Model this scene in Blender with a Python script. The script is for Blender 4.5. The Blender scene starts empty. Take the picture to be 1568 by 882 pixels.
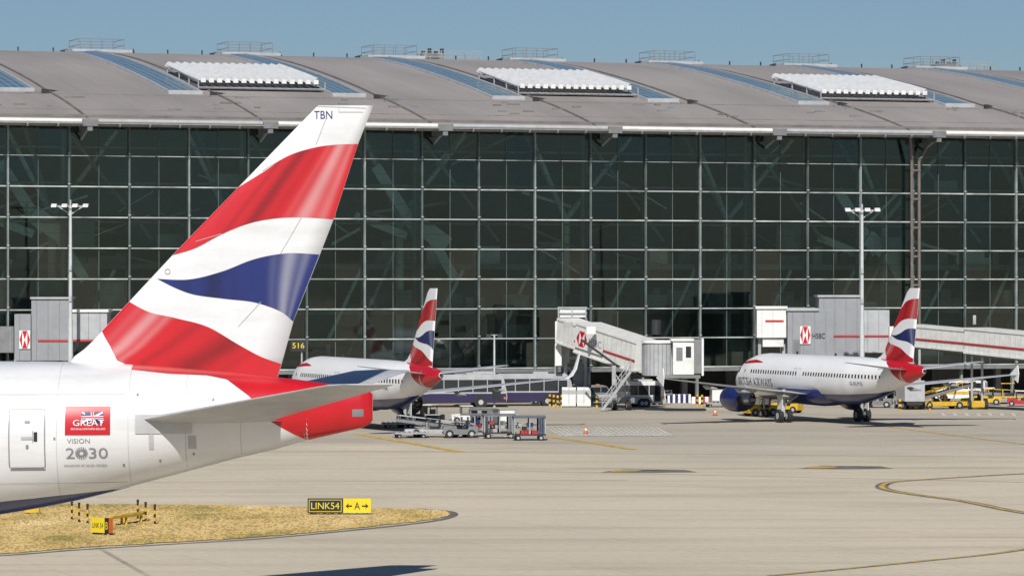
import bpy, bmesh, math, random
from mathutils import Vector, Matrix
random.seed(7)
scene = bpy.context.scene
CH = 12.3      # eye height
FP = 6000.0
def G(px, py, z=0.0):
    D = (CH - z) * FP / (py - 432.0)
    return ((px - 784) * D / FP, D, z)
def A(px, py, D):
    return ((px - 784) * D / FP, D, CH - (py - 432) * D / FP)

# ---------------------------------------------------------------- materials
def M(name, col, rough=0.5, metal=0.0, var=0.1, scale=1.0, bump=0.0, coat=0.0, stretch=None, grime=0.0):
    m = bpy.data.materials.new(name); m.use_nodes = True
    nt = m.node_tree; N = nt.nodes; K = nt.links
    p = N['Principled BSDF']
    p.inputs['Roughness'].default_value = rough
    p.inputs['Metallic'].default_value = metal
    p.inputs['Coat Weight'].default_value = coat
    p.inputs['Coat Roughness'].default_value = 0.12
    tc = N.new('ShaderNodeTexCoord')
    nz = N.new('ShaderNodeTexNoise'); nz.inputs['Scale'].default_value = scale
    nz.inputs['Detail'].default_value = 3; nz.inputs['Roughness'].default_value = 0.65
    K.new(tc.outputs['Object'], nz.inputs['Vector'])
    mr = N.new('ShaderNodeMapRange')
    mr.inputs['From Min'].default_value = 0.3; mr.inputs['From Max'].default_value = 0.7
    mr.inputs['To Min'].default_value = 1 - var; mr.inputs['To Max'].default_value = 1 + var * 0.6
    K.new(nz.outputs['Fac'], mr.inputs['Value'])
    mx = N.new('ShaderNodeMix'); mx.data_type = 'RGBA'; mx.blend_type = 'MULTIPLY'
    mx.inputs[0].default_value = 1.0
    mx.inputs[6].default_value = (*col, 1)
    K.new(mr.outputs['Result'], mx.inputs[7])
    last = mx.outputs[2]
    if grime > 0:
        mp2 = N.new('ShaderNodeMapping'); mp2.inputs['Scale'].default_value = (1, .35, 2.2)
        K.new(tc.outputs['Object'], mp2.inputs['Vector'])
        n2 = N.new('ShaderNodeTexNoise'); n2.inputs['Scale'].default_value = 0.55; n2.inputs['Detail'].default_value = 5; n2.inputs['Roughness'].default_value = .7
        K.new(mp2.outputs['Vector'], n2.inputs['Vector'])
        r2 = N.new('ShaderNodeMapRange'); r2.inputs['From Min'].default_value = .5; r2.inputs['From Max'].default_value = .75; r2.inputs['To Max'].default_value = grime
        K.new(n2.outputs['Fac'], r2.inputs['Value'])
        m2 = N.new('ShaderNodeMix'); m2.data_type = 'RGBA'; K.new(r2.outputs['Result'], m2.inputs[0]); K.new(last, m2.inputs[6]); m2.inputs[7].default_value = (.36, .33, .28, 1)
        last = m2.outputs[2]
    K.new(last, p.inputs['Base Color'])
    return m

white_paint = M('white_paint', (0.65, 0.655, 0.66), 0.33, 0, 0.05, 0.5, coat=0.2, grime=.32)
white_clean_lit = M('white_paint_clean_lit', (0.82, 0.82, 0.82), 0.33, 0, 0.04, 0.5, coat=0.2)  # grime-free copy of the white, lightened to paint in missing sunlight
bridge_white = M('bridge_white', (0.70, 0.70, 0.67), 0.5, 0, 0.12, 1.5, grime=.3)
louvre_m = M('louvre_white', (0.60, 0.61, 0.61), 0.5, 0, 0.12, 1.0)
navy = M('navy_paint', (0.010, 0.020, 0.115), 0.3, 0, 0.1, 1, coat=0.2)
red = M('red_paint', (0.47, 0.007, 0.014), 0.33, 0, 0.12, 0.6, coat=0.15)
lightgrey = M('light_grey', (0.38, 0.39, 0.40), 0.45, 0, 0.15, 1)
midgrey = M('mid_grey', (0.18, 0.185, 0.19), 0.5, 0, 0.2, 1)
wing_grey = M('wing_grey', (0.46, 0.47, 0.48), 0.35, 0.1, 0.12, 1.2, grime=.2)
metal = M('bare_metal', (0.55, 0.56, 0.57), 0.3, 0.8, 0.1, 2)
darkm = M('dark_metal', (0.035, 0.037, 0.04), 0.5, 0.2, 0.2, 2)
rubber = M('rubber', (0.02, 0.02, 0.02), 0.8, 0, 0.2, 3)
wglass = M('window_glass', (0.02, 0.025, 0.03), 0.08, 0, 0.1, 1)
lineg = M('panel_line', (0.42, 0.42, 0.42), 0.5, 0, 0.1, 1)
doorline = M('door_line', (0.22, 0.22, 0.23), 0.5, 0, 0.1, 1)
yellow = M('safety_yellow', (0.62, 0.38, 0.02), 0.5, 0, 0.25, 2)
orange = M('orange_paint', (0.6, 0.13, 0.02), 0.5, 0, 0.1, 2)
black = M('black_paint', (0.015, 0.015, 0.016), 0.5, 0, 0.2, 2)
purple = M('coach_dark_purple', (0.025, 0.018, 0.065), 0.3, 0, 0.1, 1, coat=0.2)
bluecurtain = M('blue_curtain', (0.07, 0.085, 0.12), 0.7, 0, 0.4, 3)
galv = M('galvanised_steel', (0.38, 0.39, 0.39), 0.45, 0.3, 0.2, 2)
mastm = M('mast_paint', (0.50, 0.52, 0.52), 0.5, 0.0, 0.12, 2)
mull_m = M('mullion_grey', (0.105, 0.13, 0.125), 0.5, 0.0, 0.4, 0.3)
mull_l = M('mullion_light', (0.24, 0.28, 0.27), 0.5, 0.0, 0.4, 0.3)
trans_m = M('transom_white', (0.44, 0.47, 0.44), 0.5, 0.0, 0.6, 0.3)
hbox = M('grey_cladding', (0.26, 0.27, 0.285), 0.5, 0.1, 0.1, 0.8)
brown = M('brown_steel', (0.16, 0.135, 0.12), 0.6, 0.1, 0.2, 1)
redd = M('dull_red', (0.42, 0.025, 0.025), 0.5, 0, 0.2, 1)
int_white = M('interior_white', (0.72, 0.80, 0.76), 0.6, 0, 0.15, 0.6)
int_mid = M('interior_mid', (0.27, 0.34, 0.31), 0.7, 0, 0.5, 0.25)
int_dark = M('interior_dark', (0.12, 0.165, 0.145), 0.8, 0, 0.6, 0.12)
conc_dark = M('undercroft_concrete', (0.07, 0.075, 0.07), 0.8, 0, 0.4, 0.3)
txt_grey = M('text_grey', (0.22, 0.22, 0.23), 0.5, 0, 0.1, 1)
txt_white = M('text_white', (0.70, 0.70, 0.70), 0.5, 0, 0.05, 1)
sign_yel = M('sign_yellow', (0.72, 0.56, 0.02), 0.45, 0, 0.06, 2)
line_yel = M('line_yellow', (0.62, 0.41, 0.08), 0.7, 0, 0.5, 1.5)
line_white = M('line_white', (0.62, 0.59, 0.52), 0.7, 0, 0.5, 1)
line_black = M('line_black', (0.17, 0.155, 0.13), 0.8, 0, 0.6, 0.6)
stain = M('asphalt_patch', (0.38, 0.34, 0.27), 0.85, 0, 0.4, 0.3)
hivis = M('hi_vis_cloth', (0.62, 0.62, 0.04), 0.8, 0, 0.2, 4)
skin = M('skin', (0.42, 0.25, 0.18), 0.6, 0, 0.05, 4)
trouser = M('dark_trousers', (0.03, 0.035, 0.05), 0.85, 0, 0.2, 4)

def livery():
    m = bpy.data.materials.new('flag_livery'); m.use_nodes = True
    nt = m.node_tree; p = nt.nodes['Principled BSDF']
    a = nt.nodes.new('ShaderNodeAttribute'); a.attribute_name = 'Col'
    tc = nt.nodes.new('ShaderNodeTexCoord'); nz = nt.nodes.new('ShaderNodeTexNoise')
    nz.inputs['Scale'].default_value = 0.8; nz.inputs['Detail'].default_value = 4
    nt.links.new(tc.outputs['Object'], nz.inputs['Vector'])
    mr = nt.nodes.new('ShaderNodeMapRange'); mr.inputs['To Min'].default_value = 0.86; mr.inputs['To Max'].default_value = 1.12
    nt.links.new(nz.outputs['Fac'], mr.inputs['Value'])
    mx = nt.nodes.new('ShaderNodeMix'); mx.data_type = 'RGBA'; mx.blend_type = 'MULTIPLY'; mx.inputs[0].default_value = 1
    nt.links.new(a.outputs['Color'], mx.inputs[6]); nt.links.new(mr.outputs['Result'], mx.inputs[7])
    nt.links.new(mx.outputs[2], p.inputs['Base Color'])
    p.inputs['Roughness'].default_value = 0.33; p.inputs['Coat Weight'].default_value = 0.15
    return m
flag = livery()

def ground_mat():
    m = bpy.data.materials.new('apron_concrete'); m.use_nodes = True
    nt = m.node_tree; N = nt.nodes; K = nt.links; p = N['Principled BSDF']
    p.inputs['Roughness'].default_value = 0.85
    tc = N.new('ShaderNodeTexCoord')
    def noise(scale, stretch, detail=5, rot=0):
        mp = N.new('ShaderNodeMapping'); mp.inputs['Scale'].default_value = stretch; mp.inputs['Rotation'].default_value = (0, 0, rot)
        K.new(tc.outputs['Object'], mp.inputs['Vector'])
        n = N.new('ShaderNodeTexNoise'); n.inputs['Scale'].default_value = scale; n.inputs['Detail'].default_value = detail
        n.inputs['Roughness'].default_value = 0.6
        K.new(mp.outputs['Vector'], n.inputs['Vector']); return n
    def rng(o, a, b, c, d):
        r = N.new('ShaderNodeMapRange'); r.inputs['From Min'].default_value = a; r.inputs['From Max'].default_value = b
        r.inputs['To Min'].default_value = c; r.inputs['To Max'].default_value = d; K.new(o, r.inputs['Value']); return r.outputs['Result']
    def mix(kind, fac, a, b):
        x = N.new('ShaderNodeMix'); x.data_type = 'RGBA'; x.blend_type = kind
        for i, v in ((0, fac), (6, a), (7, b)):
            if isinstance(v, (int, float)): x.inputs[i].default_value = v
            elif isinstance(v, tuple): x.inputs[i].default_value = v
            else: K.new(v, x.inputs[i])
        return x.outputs[2]
    big = noise(0.02, (1, 0.5, 1), 3); c = mix('MIX', rng(big.outputs['Fac'], 0.35, 0.65, 0, 1), (0.64, 0.55, 0.405, 1), (0.54, 0.475, 0.36, 1))
    sp = N.new('ShaderNodeSeparateXYZ'); K.new(tc.outputs['Object'], sp.inputs['Vector'])
    n2 = noise(0.03, (1, 1, 1), 4)
    ad = N.new('ShaderNodeMath'); ad.operation = 'MULTIPLY_ADD'; K.new(n2.outputs['Fac'], ad.inputs[0]); ad.inputs[1].default_value = 90; K.new(sp.outputs['Y'], ad.inputs[2])
    c = mix('MIX', rng(ad.outputs[0], 315, 350, 0, 0.6), c, (0.37, 0.335, 0.28, 1))
    br = N.new('ShaderNodeTexBrick'); br.offset = 0.0; br.inputs['Scale'].default_value = 1.0
    br.inputs['Brick Width'].default_value = 7.5; br.inputs['Row Height'].default_value = 7.5
    br.inputs['Mortar Size'].default_value = 0.05; br.inputs['Color1'].default_value = (1, 1, 1, 1); br.inputs['Color2'].default_value = (0.93, 0.93, 0.92, 1)
    br.inputs['Mortar'].default_value = (0.76, 0.75, 0.72, 1)
    mp = N.new('ShaderNodeMapping'); mp.inputs['Rotation'].default_value = (0, 0, -math.radians(19.5)); K.new(tc.outputs['Object'], mp.inputs['Vector']); K.new(mp.outputs['Vector'], br.inputs['Vector'])
    c = mix('MULTIPLY', 0.5, c, br.outputs['Color'])
    st = noise(0.25, (0.06, 1.0, 1), 6, -math.radians(8)); c = mix('MULTIPLY', rng(st.outputs['Fac'], 0.50, 0.72, 0, 0.55), c, (0.66, 0.63, 0.59, 1))
    st2 = noise(0.12, (0.4, 1.0, 1), 6, 0.3); c = mix('MULTIPLY', rng(st2.outputs['Fac'], 0.52, 0.75, 0, 0.6), c, (0.66, 0.63, 0.59, 1))
    st3 = noise(0.6, (0.03, 1.0, 1), 4, math.radians(4)); c = mix('MULTIPLY', rng(st3.outputs['Fac'], 0.60, 0.70, 0, 0.35), c, (0.6, 0.58, 0.55, 1))
    fine = noise(2.0, (1, 1, 1), 4); c = mix('MULTIPLY', 1.0, c, rng(fine.outputs['Fac'], 0.3, 0.7, 0.91, 1.07))
    K.new(c, p.inputs['Base Color'])
    return m
ground_m = ground_mat()

def grass_mat():
    m = bpy.data.materials.new('dry_grass'); m.use_nodes = True
    nt = m.node_tree; N = nt.nodes; K = nt.links; p = N['Principled BSDF']; p.inputs['Roughness'].default_value = 0.95
    p.inputs['Specular IOR Level'].default_value = .1
    tc = N.new('ShaderNodeTexCoord'); n = N.new('ShaderNodeTexNoise'); n.inputs['Scale'].default_value = 0.22; n.inputs['Detail'].default_value = 10; n.inputs['Roughness'].default_value = 0.72
    mp = N.new('ShaderNodeMapping'); mp.inputs['Scale'].default_value = (1, 0.35, 1)
    K.new(tc.outputs['Object'], mp.inputs['Vector']); K.new(mp.outputs['Vector'], n.inputs['Vector'])
    r = N.new('ShaderNodeValToRGB'); K.new(n.outputs['Fac'], r.inputs['Fac'])
    e = r.color_ramp.elements; e[0].position = 0.33; e[0].color = (0.20, 0.175, 0.06, 1); e[1].position = 0.68; e[1].color = (0.56, 0.42, 0.21, 1)
    q = r.color_ramp.elements.new(0.47); q.color = (0.42, 0.30, 0.115, 1)
    K.new(r.outputs['Color'], p.inputs['Base Color'])
    return m
grass_m = grass_mat()

def glass_mat():
    m = bpy.data.materials.new('facade_glass'); m.use_nodes = True
    nt = m.node_tree; N = nt.nodes; K = nt.links; N.remove(N['Principled BSDF']); out = N['Material Output']
    t = N.new('ShaderNodeBsdfTransparent'); t.inputs['Color'].default_value = (0.54, 0.67, 0.62, 1)
    g = N.new('ShaderNodeBsdfGlossy'); g.inputs['Roughness'].default_value = 0.03; g.inputs['Color'].default_value = (0.85, 0.95, 0.88, 1)
    lw = N.new('ShaderNodeFresnel'); lw.inputs['IOR'].default_value = 1.6
    mr = N.new('ShaderNodeMath'); mr.operation = 'MULTIPLY'; mr.inputs[1].default_value = 1.4; K.new(lw.outputs[0], mr.inputs[0])
    x = N.new('ShaderNodeMixShader'); K.new(mr.outputs[0], x.inputs[0]); K.new(t.outputs[0], x.inputs[1]); K.new(g.outputs[0], x.inputs[2])
    K.new(x.outputs[0], out.inputs['Surface']); return m
glass_m = glass_mat()

def roof_mat():
    m = bpy.data.materials.new('standing_seam_roof'); m.use_nodes = True
    nt = m.node_tree; N = nt.nodes; K = nt.links; p = N['Principled BSDF']; p.inputs['Roughness'].default_value = 0.6; p.inputs['Metallic'].default_value = 0.0
    tc = N.new('ShaderNodeTexCoord')
    br = N.new('ShaderNodeTexBrick'); br.offset = 0.5; br.inputs['Scale'].default_value = 1.0
    br.inputs['Brick Width'].default_value = 1.5; br.inputs['Row Height'].default_value = 160
    br.inputs['Mortar Size'].default_value = 0.04; br.inputs['Color1'].default_value = (0.30, 0.272, 0.25, 1); br.inputs['Color2'].default_value = (0.286, 0.26, 0.238, 1)
    br.inputs['Mortar'].default_value = (0.255, 0.232, 0.212, 1); K.new(tc.outputs['Object'], br.inputs['Vector'])
    n = N.new('ShaderNodeTexNoise'); n.inputs['Scale'].default_value = 0.12; n.inputs['Detail'].default_value = 6
    mp = N.new('ShaderNodeMapping'); mp.inputs['Scale'].default_value = (1, 0.3, 1); K.new(tc.outputs['Object'], mp.inputs['Vector']); K.new(mp.outputs['Vector'], n.inputs['Vector'])
    mr = N.new('ShaderNodeMapRange'); mr.inputs['From Min'].default_value = 0.3; mr.inputs['From Max'].default_value = 0.7; mr.inputs['To Min'].default_value = 0.84; mr.inputs['To Max'].default_value = 1.12
    K.new(n.outputs['Fac'], mr.inputs['Value'])
    x = N.new('ShaderNodeMix'); x.data_type = 'RGBA'; x.blend_type = 'MULTIPLY'; x.inputs[0].default_value = 1
    K.new(br.outputs['Color'], x.inputs[6]); K.new(mr.outputs['Result'], x.inputs[7]); K.new(x.outputs[2], p.inputs['Base Color'])
    return m
roof_m = roof_mat()
roof_dk = M('roof_trim_and_shade', (0.17, 0.155, 0.145), 0.6, 0, 0.3, .5)
def sky_mat():
    m = bpy.data.materials.new('rooflight_glass'); m.use_nodes = True
    nt = m.node_tree; N = nt.nodes; K = nt.links; p = N['Principled BSDF']; p.inputs['Roughness'].default_value = 0.25
    tc = N.new('ShaderNodeTexCoord')
    br = N.new('ShaderNodeTexBrick'); br.offset = 0.0; br.inputs['Scale'].default_value = 1.0
    br.inputs['Brick Width'].default_value = 0.8; br.inputs['Row Height'].default_value = 2.6
    br.inputs['Mortar Size'].default_value = 0.07; br.inputs['Color1'].default_value = (0.085, 0.15, 0.18, 1); br.inputs['Color2'].default_value = (0.11, 0.18, 0.205, 1)
    br.inputs['Mortar'].default_value = (0.27, 0.32, 0.34, 1); K.new(tc.outputs['Object'], br.inputs['Vector'])
    K.new(br.outputs['Color'], p.inputs['Base Color']); return m
rooflight_m = sky_mat()

# ---------------------------------------------------------------- mesh builder
class MB:
    def __init__(s): s.v = []; s.f = []; s.m = []; s.sm = []; s.mats = []; s.c = {}
    def mi(s, mat):
        if mat not in s.mats: s.mats.append(mat)
        return s.mats.index(mat)
    def add(s, vs, fs, mat, smooth=False, cols=None):
        o = len(s.v); s.v += [tuple(v) for v in vs]; k = s.mi(mat)
        for f in fs: s.f.append([i + o for i in f]); s.m.append(k); s.sm.append(smooth)
        if cols:
            for i, c in enumerate(cols): s.c[o + i] = c
    def bb(s, x0, x1, y0, y1, z0, z1, mat, T=None):
        vs = [Vector((x, y, z)) for x in (x0, x1) for y in (y0, y1) for z in (z0, z1)]
        if T is not None: vs = [T @ v for v in vs]
        s.add(vs, [(0, 1, 3, 2), (4, 6, 7, 5), (0, 4, 5, 1), (2, 3, 7, 6), (0, 2, 6, 4), (1, 5, 7, 3)], mat)
    def box(s, c, sz, mat, rz=0, T=None):
        R = Matrix.Translation(c) @ Matrix.Rotation(rz, 4, 'Z')
        if T is not None: R = T @ R
        s.bb(-sz[0]/2, sz[0]/2, -sz[1]/2, sz[1]/2, -sz[2]/2, sz[2]/2, mat, R)
    def beam(s, p0, p1, w, h, mat):
        p0 = Vector(p0); p1 = Vector(p1); a = (p1 - p0).normalized()
        up = Vector((0, 0, 1)) if abs(a.z) < 0.98 else Vector((0, 1, 0))
        sd = a.cross(up).normalized(); u = sd.cross(a)
        vs = [p + sd * (i * w / 2) + u * (j * h / 2) for p in (p0, p1) for i in (-1, 1) for j in (-1, 1)]
        s.add(vs, [(0, 1, 3, 2), (4, 6, 7, 5), (0, 4, 5, 1), (2, 3, 7, 6), (0, 2, 6, 4), (1, 5, 7, 3)], mat)
    def cyl(s, p0, p1, r0, r1, mat, n=12, caps=True, smooth=True):
        p0 = Vector(p0); p1 = Vector(p1); a = (p1 - p0).normalized()
        up = Vector((0, 0, 1)) if abs(a.z) < 0.9 else Vector((0, 1, 0))
        sd = a.cross(up).normalized(); u = sd.cross(a)
        vs = []
        for p, r in ((p0, r0), (p1, r1)):
            for i in range(n):
                t = 2 * math.pi * i / n; vs.append(p + sd * math.cos(t) * r + u * math.sin(t) * r)
        s.add(vs, [(i, (i+1) % n, n + (i+1) % n, n + i) for i in range(n)], mat, smooth)
        if caps:
            s.add(vs[:n], [tuple(range(n))], mat); s.add(vs[n:], [tuple(range(n))], mat)
    def grid(s, P, mat, smooth=True, closed=False, cols=None):
        R = len(P); C = len(P[0]); vs = [q for r in P for q in r]; fs = []
        for i in range(R - 1):
            for j in range(C if closed else C - 1):
                k = (j + 1) % C
                fs.append((i*C + j, i*C + k, (i+1)*C + k, (i+1)*C + j))
        s.add(vs, fs, mat, smooth, cols)
    def prism(s, poly, x0, x1, mat, T=None, axis='X'):
        n = len(poly)
        vs = []
        for x in (x0, x1):
            for (a, b) in poly:
                v = Vector((x, a, b)) if axis == 'X' else Vector((a, x, b))
                vs.append(T @ v if T is not None else v)
        s.add(vs, [tuple(range(n)), tuple(range(n, 2*n))] + [(i, (i+1) % n, n + (i+1) % n, n + i) for i in range(n)], mat)
    def wheel(s, c, r, w, axis=(1, 0, 0), hub=None):
        c = Vector(c); a = Vector(axis).normalized()
        s.cyl(c - a*w/2, c + a*w/2, r, r, rubber, 18)
        s.cyl(c - a*(w/2 + .01), c + a*(w/2 + .01), r*.5, r*.5, hub or lightgrey, 12)
    def build(s, name, parent=None, T=None, bevel=0, recalc=True):
        me = bpy.data.meshes.new(name); me.from_pydata(s.v, [], s.f)
        for m in s.mats: me.materials.append(m)
        for i, p in enumerate(me.polygons): p.material_index = s.m[i]; p.use_smooth = s.sm[i]
        if s.c:
            ca = me.color_attributes.new('Col', 'FLOAT_COLOR', 'POINT')
            for i, c in s.c.items(): ca.data[i].color = (*c, 1)
        if recalc:
            bm = bmesh.new(); bm.from_mesh(me); bmesh.ops.recalc_face_normals(bm, faces=bm.faces); bm.to_mesh(me); bm.free()
        ob = bpy.data.objects.new(name, me); scene.collection.objects.link(ob)
        if T is not None: ob.matrix_world = T
        if parent: ob.parent = parent
        if bevel:
            b = ob.modifiers.new('bevel', 'BEVEL'); b.width = bevel; b.segments = 2; b.limit_method = 'ANGLE'
        return ob
def empty(name, T=None):
    e = bpy.data.objects.new(name, None); scene.collection.objects.link(e)
    if T is not None: e.matrix_world = T
    return e

_tc = {}
def text2d(body):
    if body in _tc: return _tc[body]
    cu = bpy.data.curves.new('t', 'FONT'); cu.body = body; cu.size = 1; cu.resolution_u = 3
    ob = bpy.data.objects.new('t', cu); scene.collection.objects.link(ob)
    dg = bpy.context.evaluated_depsgraph_get(); me = bpy.data.meshes.new_from_object(ob.evaluated_get(dg))
    vs = [(v.co.x, v.co.y) for v in me.vertices]; fs = [tuple(p.vertices) for p in me.polygons]
    bpy.data.objects.remove(ob); bpy.data.curves.remove(cu); bpy.data.meshes.remove(me)
    x0 = min(v[0] for v in vs); x1 = max(v[0] for v in vs); y0 = min(v[1] for v in vs); y1 = max(v[1] for v in vs)
    vs = [((x-x0)/(x1-x0), (y-y0)/(y1-y0)) for x, y in vs]
    _tc[body] = (vs, fs); return _tc[body]
def text_on(mb, body, fn, mat):
    vs, fs = text2d(body); mb.add([fn(u, v) for u, v in vs], fs, mat)
def text_plane(mb, body, o, rt, up, mat):
    o = Vector(o); rt = Vector(rt); up = Vector(up)
    text_on(mb, body, lambda u, v: o + rt*u + up*v, mat)

def lerp_tab(tab, x):
    if x <= tab[0][0]: return list(tab[0][1:])
    for a, b in zip(tab, tab[1:]):
        if x <= b[0]:
            t = (x - a[0]) / (b[0] - a[0]); return [p + (q-p)*t for p, q in zip(a[1:], b[1:])]
    return list(tab[-1][1:])

# ---------------------------------------------------------------- aircraft tools
class Fus:
    def __init__(s, tab): s.tab = tab
    def P(s, st, ang, side=-1, off=0.0):
        zc, h, w = lerp_tab(s.tab, st)
        return (side*(w+off)*math.sin(ang), -st, zc + (h+off)*math.cos(ang))
    def ang(s, st, z):
        zc, h, w = lerp_tab(s.tab, st); return math.acos(max(-1, min(1, (z-zc)/h)))
    def SZ(s, st, z, side=-1, off=0.012): return s.P(st, s.ang(st, z), side, off)
    def mesh(s, mb, mat, n=48, step=0.5):
        L = s.tab[-1][0]; sts = sorted(set([t[0] for t in s.tab] + [i*step for i in range(int(L/step)+1)]))
        R = []
        for st in sts: R.append([s.P(st, 2*math.pi*j/n, -1) for j in range(n)])
        mb.grid(R, mat, True, True); mb.add(R[0], [tuple(range(n))], mat); mb.add(R[-1], [tuple(range(n))], mat)
    def patch(s, mb, s0, s1, z0f, z1f, mat, side=-1, off=0.012, ns=None, nz=6):
        ns = ns or max(2, int((s1-s0)/0.25)); R = []
        for i in range(ns+1):
            st = s0 + (s1-s0)*i/ns
            a0 = s.ang(st, z0f(st) if callable(z0f) else z0f); a1 = s.ang(st, z1f(st) if callable(z1f) else z1f)
            R.append([s.P(st, a0+(a1-a0)*j/nz, side, off) for j in range(nz+1)])
        mb.grid(R, mat)
    def apatch(s, mb, s0, s1, a0f, a1f, mat, side=-1, off=0.012, ns=None, nz=12):
        ns = ns or max(2, int((s1-s0)/0.25)); R = []
        for i in range(ns+1):
            st = s0 + (s1-s0)*i/ns; a0 = a0f(st); a1 = a1f(st)
            R.append([s.P(st, a0+(a1-a0)*j/nz, side, off) for j in range(nz+1)])
        mb.grid(R, mat)

class Fin:
    def __init__(s, le, te, thick):
        s.le = sorted(le); s.te = sorted(te); s.z0 = s.le[0][0]; s.z1 = s.le[-1][0]; s.th = thick
    def P(s, u, z, side=-1, off=0.0):
        a = lerp_tab(s.le, z)[0]; b = lerp_tab(s.te, z)[0]
        c = b - a; t = s.th * min(c, 9) * (1.48*math.sqrt(max(u, 0)) - 0.63*u - 1.758*u*u + 1.42*u**3 - 0.508*u**4)
        return (side*(abs(t)+off), -(a + c*u), z)
    def mesh(s, mb, mat):
        us = [0, .01, .03, .07, .14, .25, .4, .55, .7, .85, 1.0]; R = []
        n = 40
        for i in range(n+1):
            z = s.z0 + (s.z1-s.z0)*i/n
            R.append([s.P(u, z, -1) for u in us] + [s.P(u, z, 1) for u in us[::-1]])
        mb.grid(R, mat, True, True); mb.add(R[-1], [tuple(range(len(R[-1])))], mat)

def foil(le, chord, th, up=(0, 0, 1), n=9):
    us = [0, .01, .04, .1, .2, .35, .55, .78, 1.0]; le = Vector(le); up = Vector(up)
    def t(u): return th*chord*(1.48*math.sqrt(u) - 0.63*u - 1.758*u*u + 1.42*u**3 - 0.508*u**4)
    return [le + Vector((0, -chord*u, 0)) + up*t(u) for u in us] + [le + Vector((0, -chord*u, 0)) - up*t(u)*0.8 for u in us[::-1]]
def wing(mb, secs, mat, sub=6):
    for side in (-1, 1):
        R = []
        for a, b in zip(secs, secs[1:]):
            for i in range(sub):
                t = i/sub; q = [p + (r-p)*t for p, r in zip(a, b)]
                R.append(foil((side*q[0], -q[1], q[2]), q[3], q[4]))
        q = secs[-1]; R.append(foil((side*q[0], -q[1], q[2]), q[3], q[4]))
        mb.grid(R, mat, True, True); mb.add(R[-1], [tuple(range(len(R[-1])))], mat)

X0 = -79.1; S7 = 41.0
def st7(px): return (px-784)/S7 - X0
def z7(py): return CH - (py-432)/S7
fin7 = Fin([(z7(y), st7(x)) for x, y in ((120,600),(105,551),(118,543),(135,530),(155,508),(195,465),(265,390),(365,287),(478,171),(487,162))],
           [(z7(y), st7(x)) for x, y in ((424,600),(425,580),(450,490),(490,390),(511,336),(548,222),(571,164),(572,162))], 0.05)
ZB, ZT = z7(577), z7(162)
def uv(px, py):
    z = z7(py); a = lerp_tab(fin7.le, z)[0]; b = lerp_tab(fin7.te, z)[0]
    return (max(0.002, min(0.998, (st7(px)-a)/(b-a))), (z-ZB)/(ZT-ZB))
def smooth(pts, n):
    out = []; m = len(pts)-1
    for i in range(n+1):
        t = i/n*m; k = min(int(t), m-1); f = t-k
        p = [pts[max(k-1, 0)], pts[k], pts[k+1], pts[min(k+2, m)]]
        out.append(tuple(0.5*((2*p[1][d]) + (-p[0][d]+p[2][d])*f + (2*p[0][d]-5*p[1][d]+4*p[2][d]-p[3][d])*f*f + (-p[0][d]+3*p[1][d]-3*p[2][d]+p[3][d])*f**3) for d in range(len(pts[0]))))
    return out
RED = (0.48, 0.007, 0.014); BLU = (0.008, 0.018, 0.125)
STR = [
 (RED, [(365,287),(400,266),(440,240),(480,227),(515,222),(550,221)], [(263,391),(300,380),(340,359),(380,343),(420,335),(462,333),(511,336)], .52, .84),
 (BLU, [(241,427),(290,428),(340,416),(390,397),(440,388),(489,390)], [(241,427),(290,449),(340,457),(390,463),(430,477),(450,492)], .35, .82),
 (RED, [(197,462),(230,478),(270,487),(320,501),(370,530),(400,546),(431,557)], [(154,507),(172,535),(195,558),(225,570),(300,574),(360,577),(426,579)], .62, .2)]
def stripes(mb, fin, zb, zt):
    N, Q = 80, 14
    for base, up, lo, dk, lt in STR:
        U = smooth([uv(*p) for p in up], N); Lw = smooth([uv(*p) for p in lo], N)
        for side in (-1, 1):
            R = []; cols = []
            for i in range(N+1):
                t = i/N; row = []
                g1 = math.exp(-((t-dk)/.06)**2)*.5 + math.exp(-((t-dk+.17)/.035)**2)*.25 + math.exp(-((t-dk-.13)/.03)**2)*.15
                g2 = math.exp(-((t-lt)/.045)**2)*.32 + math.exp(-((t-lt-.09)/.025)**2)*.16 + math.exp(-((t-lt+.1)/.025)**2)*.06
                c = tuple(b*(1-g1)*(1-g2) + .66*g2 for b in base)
                for j in range(Q+1):
                    f = j/Q; u = U[i][0]+(Lw[i][0]-U[i][0])*f; v = U[i][1]+(Lw[i][1]-U[i][1])*f
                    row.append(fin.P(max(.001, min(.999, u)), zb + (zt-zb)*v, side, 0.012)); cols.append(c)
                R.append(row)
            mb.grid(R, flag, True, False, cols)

# ---------------------------------------------------------------- widebody
T777 = Matrix.Translation((X0, 146.3, 0)) @ Matrix.Rotation(math.radians(90), 4, 'Z')
w7 = empty('widebody_airliner', T777)
prof = [(-250,551,805,3.1),(-100,552,800,3.08),(0,553,787,2.95),(60,553,777,2.82),(120,554,765,2.65),(180,556,750,2.42),(240,560,734,2.15),(300,565,718,1.84),(360,570,702,1.5),(420,577,688,1.15),(475,584,672,.8),(520,590,662,.5),(555,596,654,.28),(567,600,648,.16),(571,605,642,.06)]
tab = [(0,5.5,.05,.05),(.5,5.6,.8,.8),(1.5,5.7,1.35,1.35),(3,5.9,1.95,1.95),(5,6.1,2.55,2.5),(8,6.27,3.0,2.95),(11,6.3,3.1,3.1),(40,6.3,3.1,3.1)]
for x, a, b, w in prof: tab.append((st7(x), (z7(a)+z7(b))/2, (z7(a)-z7(b))/2, w))
F7 = Fus(tab)
mb = MB(); F7.mesh(mb, white_paint, 64, 0.6); mb.build('fuselage', w7)
mb = MB(); fin7.mesh(mb, white_paint); mb.build('fin', w7)
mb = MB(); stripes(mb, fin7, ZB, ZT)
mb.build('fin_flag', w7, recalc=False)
mb = MB()
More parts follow.
